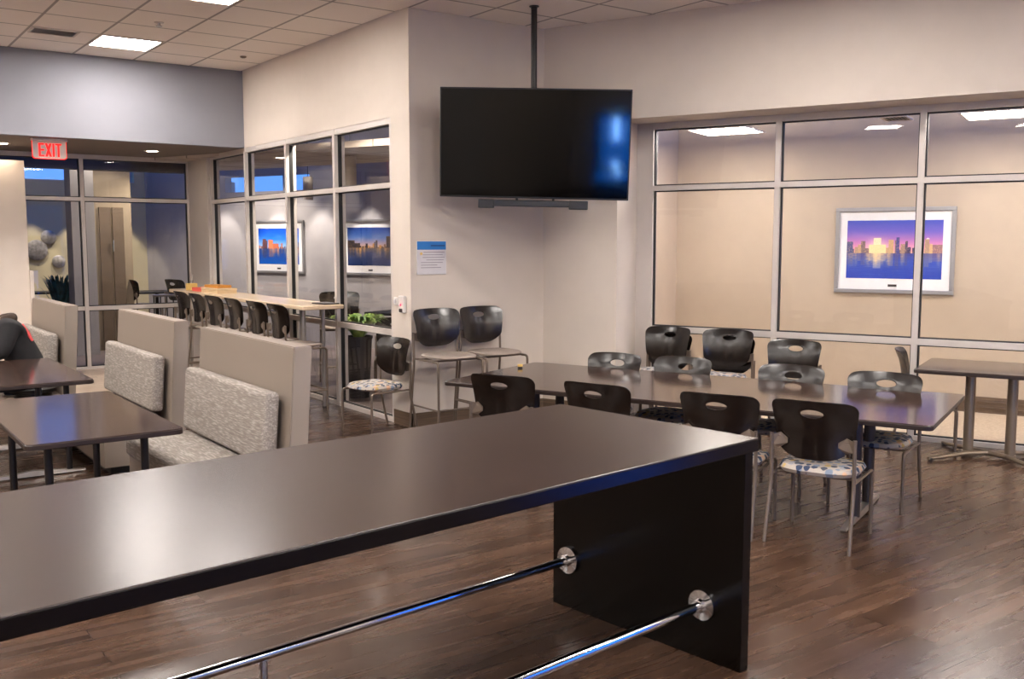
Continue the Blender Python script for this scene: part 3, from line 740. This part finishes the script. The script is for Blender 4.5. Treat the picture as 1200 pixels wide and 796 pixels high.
# ------------------------------------------------------------------ tables
def tube_col(m, x, y, z0, z1, rx, ry):
    m.rings([[(x+rx*math.cos(2*math.pi*k/20), y+ry*math.sin(2*math.pi*k/20), z) for k in range(20)] for z in (z0, z1)])
def tbase(parent, x, hl, name='table_base', axis='y', colm='darksteel', footm='silver', sep=.19, zt=.70):
    """T base: a low foot bar with two columns and a top plate, lying along local y."""
    r = bpy.data.objects.new(name, None)
    m = MB()
    m.hexa([(x-.022, -hl, .008), (x+.022, -hl, .008), (x+.036, 0, .012), (x-.036, 0, .012), (x-.016, -hl, .02), (x+.016, -hl, .02), (x+.028, 0, .05), (x-.028, 0, .05)])
    m.hexa([(x-.036, 0, .012), (x+.036, 0, .012), (x+.022, hl, .008), (x-.022, hl, .008), (x-.028, 0, .05), (x+.028, 0, .05), (x+.016, hl, .02), (x-.016, hl, .02)])
    bpy.data.objects.remove(r)
    f = m.build('table_foot', footm, parent)
    for s in (-1, 1):
        MB().lathe([(.02, 0), (.02, .012)], (x, s*(hl-.02), 0), 14).build('glide', 'dark', parent)
        c = MB(); tube_col(c, x, s*sep, .03, zt, .036, .03); c.build('column', colm, parent, True)
    MB().box(x-.05, x+.05, -hl*.8, hl*.8, zt-.012, zt).build('support_plate', colm, parent)
def table_top(parent, hx, hy, z1=.737, th=.032, mat='tabletop', r=.04):
    MB().slab(hx, hy, z1-th, z1-.004, r, .004).build('table_edge', 'edge', parent, True)
    MB().slab(hx-.003, hy-.003, z1-.004, z1, r, .0015).build('table_top', mat, parent, True)
# long dining table: local x along -RD (towards the right of the picture), y along RN
t = thing('dining_table', 'long dark brown dining table surrounded by chairs', 'table', rw(2.505, -2.235), RX)
table_top(t, 1.68, .672)
tbase(t, 1.17, .48); tbase(t, -1.17, .48)
# small side table at the glass
t = thing('side_table', 'small dark square table on an X-shaped metal base by the right-hand glass', 'table', rw(4.19, .02), RX)
table_top(t, .53, .45, .745)
for s in (-1, 1):
    m = MB(); tube_col(m, s*.155, .0, .03, .71, .04, .03); m.build('column', 'bronze', t, True)
    MB().box(s*.155-.05, s*.155+.05, -.25, .25, .70, .713).build('support_plate', 'darksteel', t)
m = MB()
for sx in (-1, 1):
    for sy in (-1, 1):
        m.tube([(0, 0, .045), (sx*.155, sy*.10, .04), (sx*.40, sy*.37, .018)], [.02, .02, .014], 10)
m.tube([(-.2, 0, .035), (.2, 0, .035)], .018)
m.build('x_base', 'bronze', t, True)
for sx in (-1, 1):
    for sy in (-1, 1): MB().lathe([(.02, 0), (.02, .02), (.012, .024)], (sx*.385, sy*.355, 0), 12).build('glide', 'dark', t)
# two booth tables: local x = world x
t = thing('booth_table', 'nearer dark booth table in front of the large near booth seat', 'table', (1.25, 6.2, 0), 0, 'booth tables')
table_top(t, .4, .84)
for yy in (-.58, .58):
    sub = yy
    m = MB()
    m.hexa([(-.36, yy-.018, .008), (0, yy-.035, .012), (0, yy+.035, .012), (-.36, yy+.018, .008), (-.36, yy-.014, .02), (0, yy-.026, .05), (0, yy+.026, .05), (-.36, yy+.014, .02)])
    m.hexa([(0, yy-.035, .012), (.36, yy-.018, .008), (.36, yy+.018, .008), (0, yy+.035, .012), (0, yy-.026, .05), (.36, yy-.014, .02), (.36, yy+.014, .02), (0, yy+.026, .05)])
    m.build('table_foot', 'silver', t)
    for s in (-1, 1):
        c = MB(); tube_col(c, s*.25, yy, .03, .70, .022, .022); c.build('column', 'black', t, True)
    MB().box(-.3, .3, yy-.05, yy+.05, .69, .703).build('support_plate', 'black', t)
t2 = dup(t, (1.31, 8.52, 0), 0, 'farther dark booth table in front of the person in black')

# the bar-height counter in the foreground
IA = R_(-42.354+35.846)
JD = Vector((math.sin(IA), math.cos(IA), 0)); ID = Vector((math.cos(IA), -math.sin(IA), 0))
Lc = 3.9; Wc = 1.123
t = thing('bar_counter', 'long espresso brown bar counter with chrome foot rails in the foreground', 'counter', Vector((3.076, 2.558, 0)), math.atan2(ID.y, ID.x))
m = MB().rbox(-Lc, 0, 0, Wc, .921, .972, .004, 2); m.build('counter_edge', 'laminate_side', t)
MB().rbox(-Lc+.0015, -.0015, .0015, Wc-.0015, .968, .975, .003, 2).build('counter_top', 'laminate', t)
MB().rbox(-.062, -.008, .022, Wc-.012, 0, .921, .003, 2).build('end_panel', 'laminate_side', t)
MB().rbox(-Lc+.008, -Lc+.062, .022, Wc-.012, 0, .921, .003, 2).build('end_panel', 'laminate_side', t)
m = MB().box(-.009, -.004, .06, Wc-.05, .06, .86)
yj0 = .04
for y in (yj0+.174, yj0+.962):
    r = MB().tube([(-Lc+.07, y, .238), (-.07, y, .238)], .021, 20).build('foot_rail', 'chrome', t, True)
    for xs, sg in ((-.062, -1), (-Lc+.062, 1)):
        MB().lathe([(.064, 0), (.066, sg*.004), (.064, sg*.016), (.03, sg*.02), (.028, sg*.04), (.0215, sg*.042)], (xs, y, .238), 28, 'x').build('rail_flange', 'chrome', r, True)
    for xp in (-1.68, -2.9):
        MB().lathe([(.05, 0), (.05, .006), (.018, .012), (.016, .22)], (xp, y, 0), 20).build('rail_post', 'chrome', r, True)

# tall maple table along the side glazing
t = thing('high_table', 'long pale maple high table along the side glazing', 'table', (4.275, 11.42, 0))
m = MB().slab(.235, 2.24, 1.068, 1.11, .05, .006); m.build('table_top', 'maple', t, True)
for sx, sy in ((-.08, -1.88), (.14, -1.9), (-.08, 1.88), (.14, 1.88)):
    r_ = .03 if sx < 0 else .02
    l = MB().lathe([(r_, 0.01), (r_, 1.068)], (sx, sy, 0), 16).build('leg', 'silver', t, True)
    MB().lathe([(r_+.002, 0), (r_+.002, .012)], (sx, sy, 0), 16).build('glide', 'dark', l)
    MB().lathe([(r_+.003, .16), (r_+.003, .172)], (sx, sy, 0), 16).build('leg_collar', 'silver', l, True)
# things on the high table
TZ = 1.11
t = thing('cardboard_tray', 'pale cardboard box on the far half of the high table', 'box', (4.24, 12.2, TZ), R_(4))
MB().box(-.13, .13, -.24, .24, 0, .05).build('box_body', 'kraft', t)
MB().rbox(-.135, .135, -.245, .245, .04, .065, .004, 1).build('box_lid', 'kraft', t)
tag(MB().rbox(-.09, .09, -.2, .2, 0, .035, .006, 2).build('flat_package', 'orange', loc=(4.25, 12.27, TZ+.065), rotz=R_(6)), 'flat orange package lying on the pale cardboard box', 'package')
t = thing('paperback_book', 'red and grey book lying beside the cardboard box on the high table', 'book', (4.22, 12.78, TZ), R_(12))
MB().box(-.075, .075, -.11, .11, 0, .045).build('book_pages', 'paper', t); MB().box(-.08, .08, -.115, .115, .045, .05).box(-.08, .08, -.115, .115, -.0, .004).box(-.082, -.076, -.115, .115, 0, .05).build('book_cover', 'red', t)
tag(MB().rbox(-.06, .06, -.05, .05, 0, .09, .005, 2).build('yellow_carton', 'yellow', loc=(4.2, 13.15, TZ), rotz=R_(10)), 'small yellow carton at the far end of the high table', 'carton')
t = thing('drinking_glass', 'clear drinking glass with a straw at the far end of the high table', 'glass', (4.27, 13.4, TZ))
MB().lathe([(.028, 0), (.03, .004), (.036, .12), (.034, .12), (.028, .008)], n=20).build('tumbler', 'clear', t, True)
MB().tube([(.0, .01, .01), (.03, -.0, .2)], .004, 8).build('straw', 'white', t, True)
t = thing('tablet_computer', 'thin black tablet lying at the near end of the high table', 'tablet', (4.4, 9.42, TZ), R_(5))
MB().rbox(-.09, .09, -.13, .13, 0, .012, .004, 2).build('tablet_case', 'dark', t); MB().box(-.08, .08, -.12, .12, .012, .0128).build('tablet_screen', 'screen', t)
t = thing('tape_roll', 'tiny yellow and black roll at the far left corner of the long table', 'tape roll', rw(.93, -1.98, .737))
MB().lathe([(.02, 0), (.02, .014), (.012, .014), (.012, 0)], n=18).build('tape_core', 'dark', t, True); MB().lathe([(.021, .014), (.021, .03), (.012, .03), (.012, .014)], n=18).build('tape_band', 'yellow', t, True)

# ------------------------------------------------------------------ booth benches (face -X)
def bench(label, loc):
    t = thing('booth_bench', label, 'bench', loc, 0, 'booth benches')
    L = .83; lean = .075
    # back panel leaning to +x
    def pan(m, y0, y1, z0, z1, xf, th):
        sx = lambda z: xf+lean*(z/1.15)
        m.hexa([(sx(z0), y0, z0), (sx(z0)+th, y0, z0), (sx(z0)+th, y1, z0), (sx(z0), y1, z0), (sx(z1), y0, z1), (sx(z1)+th, y0, z1), (sx(z1)+th, y1, z1), (sx(z1), y1, z1)])
        bmesh.ops.bevel(m.bm, geom=list(m.bm.edges), offset=.006, segments=2, affect='EDGES')
        return m
    pan(MB(), -L, L, 0, 1.148, -.06, .115).build('back_panel', 'booth', t)
    tilt = Matrix.Translation((-.062, 0, .44)) @ Matrix.Rotation(R_(4.2), 4, 'Y')
    m = MB().rbox(-.10, -.0, -L+.1, L-.08, .0, .435, .03, 4, tilt); m.build('back_cushion', 'dash', t, True)
    m = MB().rbox(-.555, -.10, -L+.1, L-.08, .30, .43, .03, 4); m.build('seat_cushion', 'dash', t, True)
    MB().box(-.52, -.055, -L+.06, L-.04, .06, .30).build('seat_base', 'booth', t)
    MB().box(-.47, -.055, -L+.1, L-.08, 0, .06).build('toe_kick', 'dark', t)
    m = MB()
    for zz in (.5, .62, .74, .84): m.box(-.2, -.06, -L+.096, -L+.101, zz, zz+.003)
    return t
b0 = bench('nearest grey booth bench, large with woven cushions', (2.27, 6.16, 0))
dup(b0, (2.27, 8.42, 0), 0, 'middle grey booth bench, behind the nearest one')
dup(b0, (1.98, 10.85, 0), 0, 'farthest grey booth bench, in front of the white partition')

# ------------------------------------------------------------------ person in black at the left edge
def skinned(name, verts, edges, radii, mat, parent=None, sub=2, root=0):
    me = bpy.data.meshes.new(name); me.from_pydata([Vector(v) for v in verts], edges, []); me.materials.append(M[mat])
    o = bpy.data.objects.new(name, me); C.objects.link(o); o.parent = parent
    sk = o.modifiers.new('skin', 'SKIN'); sk.use_smooth_shade = True
    for i, r in enumerate(radii):
        rr = (r, r) if not isinstance(r, tuple) else r
        me.skin_vertices[0].data[i].radius = rr; me.skin_vertices[0].data[i].use_root = (i == root)
    s = o.modifiers.new('sub', 'SUBSURF'); s.levels = sub; s.render_levels = sub
    return o
# seated, facing local +Y, leaning forward; local origin on the floor below the pelvis
P = thing('person', 'person in a black hooded top hunched over at the left edge', 'person', (1.60, 9.66, 0), R_(86))
V = []; E = []; Rr = []
def jv(p, r, par=None):
    V.append(p); Rr.append(r)
    if par is not None: E.append((par, len(V)-1))
    return len(V)-1
pel = jv((0, 0, .55), (.15, .12)); wa = jv((0, .04, .68), (.14, .11), pel); ch = jv((0, .13, .86), (.155, .115), wa); sh = jv((0, .20, 1.0), (.12, .09), ch)
nk = jv((0, .28, 1.05), .055, sh); hd0 = jv((0, .345, 1.08), (.072, .08), nk); hd1 = jv((0, .42, 1.105), (.078, .095), hd0); hd2 = jv((0, .475, 1.125), (.06, .075), hd1)
body_fingers = []
for s in (-1, 1):
    a = jv((s*.17, .17, .98), .062, sh); el = jv((s*.25, .26, .77), .048, a); wr = jv((s*.16, .48, .765), .032, el); pm = jv((s*.14, .55, .765), (.04, .02), wr)
    for k in range(4):
        bx_ = s*(.14+.018*(k-1.5)); L_ = (.04, .048, .044, .034)[k]
        f1 = jv((bx_, .60, .772), .009, pm); f2 = jv((bx_, .60+L_*.6, .77), .0085, f1); jv((bx_, .60+L_, .757), .0075, f2)
    t1 = jv((s*.105, .555, .768), .011, pm); jv((s*.088, .59, .762), .009, t1)
    hp = jv((s*.10, .03, .52), .095, pel); kn = jv((s*.12, .44, .50), .066, hp); an = jv((s*.12, .40, .11), .042, kn); jv((s*.12, .52, .05), .038, an)
skinned('body', V, E, Rr, 'skin', P)
# face
HM = Matrix.Translation((0, .42, 1.105)) @ Matrix.Rotation(R_(-62), 4, 'X') @ Matrix.Translation((0, -.32, -1.22))
def hd(m): bmesh.ops.transform(m.bm, matrix=HM, verts=m.bm.verts); return m
hd(MB().tube([(0, .405, 1.225), (0, .425, 1.19), (0, .41, 1.182)], [.006, .011, .008], 8)).build('nose', 'skin', P, True)
for s in (-1, 1):
    hd(MB().lathe([(.001, -.010), (.009, -.005), (.011, 0), (.009, .005), (.001, .010)], (s*.03, .405, 1.225), 12, 'y')).build('eye', 'white', P, True)
    hd(MB().lathe([(.004, -.006), (.02, -.002), (.024, .006), (.006, .008)], (s*.084, .31, 1.2), 12, 'x')).build('ear', 'skin', P, True)
hd(MB().tube([(-.022, .40, 1.155), (0, .408, 1.153), (.022, .40, 1.155)], .005, 8)).build('mouth', 'pink', P, True)
skinned('hair', [HM @ Vector(q) for q in ((0, .30, 1.30), (0, .25, 1.27), (0, .245, 1.19))], [(0, 1), (1, 2)], [(.075, .07), (.088, .06), (.08, .05)], 'hair', P)
# clothes
V = []; E = []; Rr = []
pel = jv((0, -.02, .57), (.21, .165)); wa = jv((0, .03, .70), (.21, .155), pel); ch = jv((0, .12, .87), (.215, .165), wa); sh = jv((0, .20, 1.02), (.17, .125), ch); jv((0, .235, 1.055), .075, sh)
for s in (-1, 1):
    a = jv((s*.19, .17, .99), .10, sh); el = jv((s*.27, .24, .79), .085, a); wr = jv((s*.18, .45, .785), .055, el)
skinned('hoodie', V, E, Rr, 'hoodie', P)
skinned('hood', [(-.10, .22, 1.07), (-.05, .12, 1.08), (.05, .12, 1.08), (.10, .22, 1.07)], [(0, 1), (1, 2), (2, 3)], [.04, .05, .05, .04], 'hood', P)
MB().tube([(-.12, .055, 1.03), (-.14, .01, .95), (-.14, -.02, .88)], [.012, .016, .012], 8).build('stripe', 'pink', P, True)
V = []; E = []; Rr = []
pel = jv((0, 0, .53), (.165, .13))
for s in (-1, 1):
    hp = jv((s*.10, .06, .525), .108, pel); kn = jv((s*.12, .44, .505), .082, hp); jv((s*.12, .40, .12), .062, kn)
skinned('trousers', V, E, Rr, 'trousers', P)
for s in (-1, 1): skinned('shoe', [(s*.12, .37, .05), (s*.12, .46, .045), (s*.12, .56, .04)], [(0, 1), (1, 2)], [(.045, .045), (.048, .04), (.042, .032)], 'shoe', P)

# ------------------------------------------------------------------ lobby furnishings
def plant(label, loc, pot_r, pot_h, n, spread, height, matn, droop, seed, potmat='pot'):
    rnd = random.Random(seed); t = thing('potted_plant', label, 'plant', loc)
    MB().lathe([(pot_r*.75, 0), (pot_r, pot_h-.03), (pot_r*1.06, pot_h-.03), (pot_r*1.06, pot_h), (pot_r*.94, pot_h), (pot_r*.92, pot_h-.04)], n=24).build('plant_pot', potmat, t, True)
    MB().lathe([(pot_r*.92, pot_h-.045), (pot_r*.92, pot_h-.035)], n=20).build('soil', 'soil', t)
    m = MB()
    for k in range(n):
        az = rnd.uniform(0, 2*math.pi); ln = rnd.uniform(.7, 1.1)*height; out = spread*rnd.uniform(.35, 1.); w = rnd.uniform(.016, .03)
        d = Vector((math.cos(az), math.sin(az), 0)); sd = Vector((-d.y, d.x, 0)); p0 = Vector((0, 0, pot_h-.04))+d*pot_r*.3*rnd.random(); prev = None
        for i in range(7):
            f = i/6; p = p0+d*out*f+Vector((0, 0, ln*f*(1.25-droop*f*f)*.8+.02*i)); ww = w*math.sin(math.pi*min(.97, .12+f*.86))
            cur = (m.bm.verts.new(p-sd*ww), m.bm.verts.new(p+Vector((0, 0, -.006*ww/w))), m.bm.verts.new(p+sd*ww))
            if prev:
                m._f([prev[0], prev[1], cur[1], cur[0]]); m._f([prev[1], prev[2], cur[2], cur[1]])
            prev = cur
    m.build('leaves', matn, t, True)
    return t
plant('green leafy plant behind the side glazing near the column', (5.02, 9.9, 0), .15, .70, 130, .36, .42, 'leaf', .95, 2)
plant('plant with blue light in its leaf colour, in a tall dark planter beyond the entrance doors', (3.36, 17.2, 0), .17, .55, 150, .3, .85, 'leaf_blue_lit', .45, 4)
def round_disc(label, loc, r):
    t = thing('wall_disc', label, 'wall ornament', loc, 0, 'silver discs on the foyer wall')
    MB().lathe([(.01, -.06), (r*.7, -.055), (r, -.035), (r, -.025), (r*.6, -.01)], n=32, axis='y').build('disc_face', 'disc', t, True)
    MB().lathe([(.03, -.03), (.03, 0)], n=10, axis='y').build('disc_mount', 'silver', t)
round_disc('largest round silver disc on the foyer wall', (3.44, 19.5, 1.60), .185)
round_disc('middle-sized silver disc above the largest one on the foyer wall', (3.645, 19.5, 1.83), .13)
round_disc('smallest silver disc, lowest on the foyer wall', (3.80, 19.5, 1.39), .115)
def cafe_table(label, loc):
    t = thing('cafe_table', label, 'table', loc, 0, 'lobby tables')
    MB().slab(.5, .34, .87, .90, .04).build('table_top', 'dark', t, True)
    MB().lathe([(.035, .02), (.03, .87)], n=14).build('pedestal', 'black', t, True)
    MB().lathe([(.24, 0), (.24, .012), (.05, .03)], n=24).build('table_foot', 'black', t, True)
    return t
c0 = cafe_table('dark pedestal table beyond the entrance doors beside the blue-lit plant', (3.0, 18.3, 0))
dup(c0, (4.95, 17.4, 0), 0, 'dark pedestal table beyond the far end of the high table')
c2 = dup(s0, (4.55, 16.75, 0), R_(-80), 'dark stool beyond the entrance glass, left of two', 'lobby stools')
c3 = dup(s0, (5.15, 16.45, 0), R_(-70), 'dark stool beyond the entrance glass, right of two', 'lobby stools')
dup(s0, (5.3, 10.9, 0), R_(-200), 'dark stool just behind the side glazing near the high table', 'lobby stools')
dup(first, (5.55, 10.0, 0), R_(150), 'dark chair behind the side glazing beneath the green plant', 'lobby chairs')
dup(c0, (6.1, 10.6, 0), R_(20), 'dark pedestal table behind the side glazing')
t = thing('guard_rail', 'black railing with upright bars beyond the entrance glass', 'railing', (4.5, 15.35, 0))
MB().tube([(-.2, 0, .93), (.62, 0, .93)], .02).build('top_rail', 'silver', t, True)
MB().tube([(-.2, 0, .1), (.62, 0, .1)], .012).build('bottom_rail', 'black', t, True)
for k in range(9): MB().tube([(-.18+k*.0975, 0, 0), (-.18+k*.0975, 0, .93)], .01, 8).build('baluster', 'black', t, True)
def pendant(label, loc, r, h, top):
    t = thing('pendant_lamp', label, 'pendant lamp', loc, 0, 'cylinder pendant lamps')
    MB().lathe([(r, 0), (r, h), (r*.3, h+.01)], n=24).build('lamp_shade', 'tile_trim', t, True)
    MB().tube([(0, 0, h), (0, 0, top)], .005, 8).build('lamp_cord', 'black', t)
    MB().lathe([(r*.9, -.002), (r*.9, .004)], n=20).build('lamp_lens', 'white', t)
pendant('larger cylinder pendant lamp behind the upper pane nearest the column', (5.96, 11.93, 2.49), .085, .385, 2.8)
pendant('smaller cylinder pendant lamp behind the second upper pane', (6.6, 14.7, 2.42), .08, .36, 2.87)
pendant('faint cylinder pendant lamp behind the third upper pane', (6.6, 18.2, 2.5), .09, .36, 2.79)

# unseen drinks machine, added for the blue reflection in the screen
mp = -fw2*3.1+rt*.26
t = thing('added_vending_machine', 'added tall drinks machine with a lit blue front, for the blue reflection in the television', 'added machine', mp, math.atan2(rt.y, rt.x))
MB().rbox(-.46, .46, -.8, 0, 0, 1.9, .02, 2).build('machine_body', 'dark', t)
MB().rbox(-.30, .36, -.001, .012, .8, 1.82, .008, 2).build('lit_panel', 'machine_blue', t)
MB().lathe([(.018, 1.35), (.018, 1.8)], (.02, .03, 0), 12).build('lamp_tube', 'tube', t)
MB().tube([(.06, .03, .62), (-.02, .03, .92)], .014).build('lamp_tube', 'tube', t)
MB().rbox(-.40, .40, -.001, .012, .5, .71, .008, 2).build('lit_panel', 'machine_blue', t)
MB().rbox(-.3, .3, -.001, .02, .2, .42, .01, 2).build('delivery_flap', 'black', t)

def face_to(v): return math.atan2(-v.x, v.y)
mv = Vector((-.8, .6, 0))
t = thing('added_vending_machine', 'added tall snack machine with a low lit blue front, unseen right of the photographer', 'added machine', (4.62, .62, 0), face_to(mv))  # unseen machine, added for blue light on the counter edge and rails
MB().rbox(-.5, .5, -.8, 0, 0, 1.9, .02, 2).build('machine_body', 'dark', t)
MB().rbox(-.44, .44, -.001, .012, .16, 1.0, .008, 2).build('lit_panel', 'machine_glow', t)
MB().rbox(-.44, .2, -.001, .012, 1.06, 1.8, .008, 2).build('display_window', 'screen', t)
MB().rbox(.26, .44, -.001, .014, 1.1, 1.6, .006, 2).build('keypad', 'darksteel', t)

# ------------------------------------------------------------------ lights in the lobby, with added fill lamps
def spot(name, loc, target, power, ang, col=(1, .88, .74), blend=.35):
    d = bpy.data.lights.new(name, 'SPOT'); d.energy = power; d.spot_size = R_(ang); d.spot_blend = blend; d.color = col; d.shadow_soft_size = .04
    o = bpy.data.objects.new(name, d); C.objects.link(o); o.location = loc
    o.rotation_euler = (Vector(target)-Vector(loc)).to_track_quat('-Z', 'Y').to_euler()
for i, a in enumerate((-8.75, -7.44, -6.42, -5.38, -4.3, -3.2)):
    spot('wall_spot', rw(a, LD-.5, 3.1), rw(a, LD-.16, 0), 120, 52, (1, .9, .82))
for x in (2.6, 3.35, 4.1, 4.9): spot('foyer_spot', (x, 19.0, 2.8), (x, 19.3, 0), 60, 56, (1, .86, .66))
for x, y in ((5.05, 9.9), (6.2, 11.2), (7.4, 9.6)): spot('lobby_fill', (x, y, 3.4), (x, y, 0), 200, 140)  # unseen fill lamps, added to brighten the plant, pendants and lobby
spot('pendant_fill', (5.1, 10.9, 3.5), (5.96, 11.93, 2.6), 60, 40); spot('pendant_fill', (5.6, 13.4, 3.5), (6.6, 14.7, 2.55), 60, 40)  # unseen lamps, added so the pendants do not stay dark
spot('lobby_fill', (3.9, 15.6, 3.4), (4.0, 16.3, 0), 45, 110); spot('lobby_fill', (5.4, 15.6, 3.4), (5.4, 15.9, 0), 230, 130)  # unseen fill lamps, added to lift the walls beyond the entrance

# ------------------------------------------------------------------ dusk sky and view
w = bpy.data.worlds.new('dusk'); SC.world = w; w.use_nodes = True
bg = w.node_tree.nodes['Background']
tcw = w.node_tree.nodes.new('ShaderNodeTexCoord'); sx = w.node_tree.nodes.new('ShaderNodeSeparateXYZ'); rp = w.node_tree.nodes.new('ShaderNodeValToRGB')
w.node_tree.links.new(tcw.outputs['Generated'], sx.inputs[0]); w.node_tree.links.new(sx.outputs[2], rp.inputs[0]); w.node_tree.links.new(rp.outputs[0], bg.inputs[0])
rp.color_ramp.elements[0].position = 0.; rp.color_ramp.elements[0].color = (.10, .27, .80, 1)
rp.color_ramp.elements[1].position = .75; rp.color_ramp.elements[1].color = (.11, .28, 1.0, 1)
bg.inputs[1].default_value = 1.1

v = SC.view_settings; v.view_transform = 'Standard'; v.look = 'None'; v.exposure = .75; v.gamma = 1.; v.use_curve_mapping = False
cy = SC.cycles; cy.use_denoising = True; cy.denoising_prefilter = 'ACCURATE'; cy.denoising_input_passes = 'RGB_ALBEDO_NORMAL'; cy.sampling_pattern = 'TABULATED_SOBOL'; cy.max_bounces = 12; cy.diffuse_bounces = 8; cy.glossy_bounces = 4; cy.transmission_bounces = 6; cy.transparent_max_bounces = 12
cy.sample_clamp_indirect = 6.; cy.caustics_reflective = False; cy.caustics_refractive = False
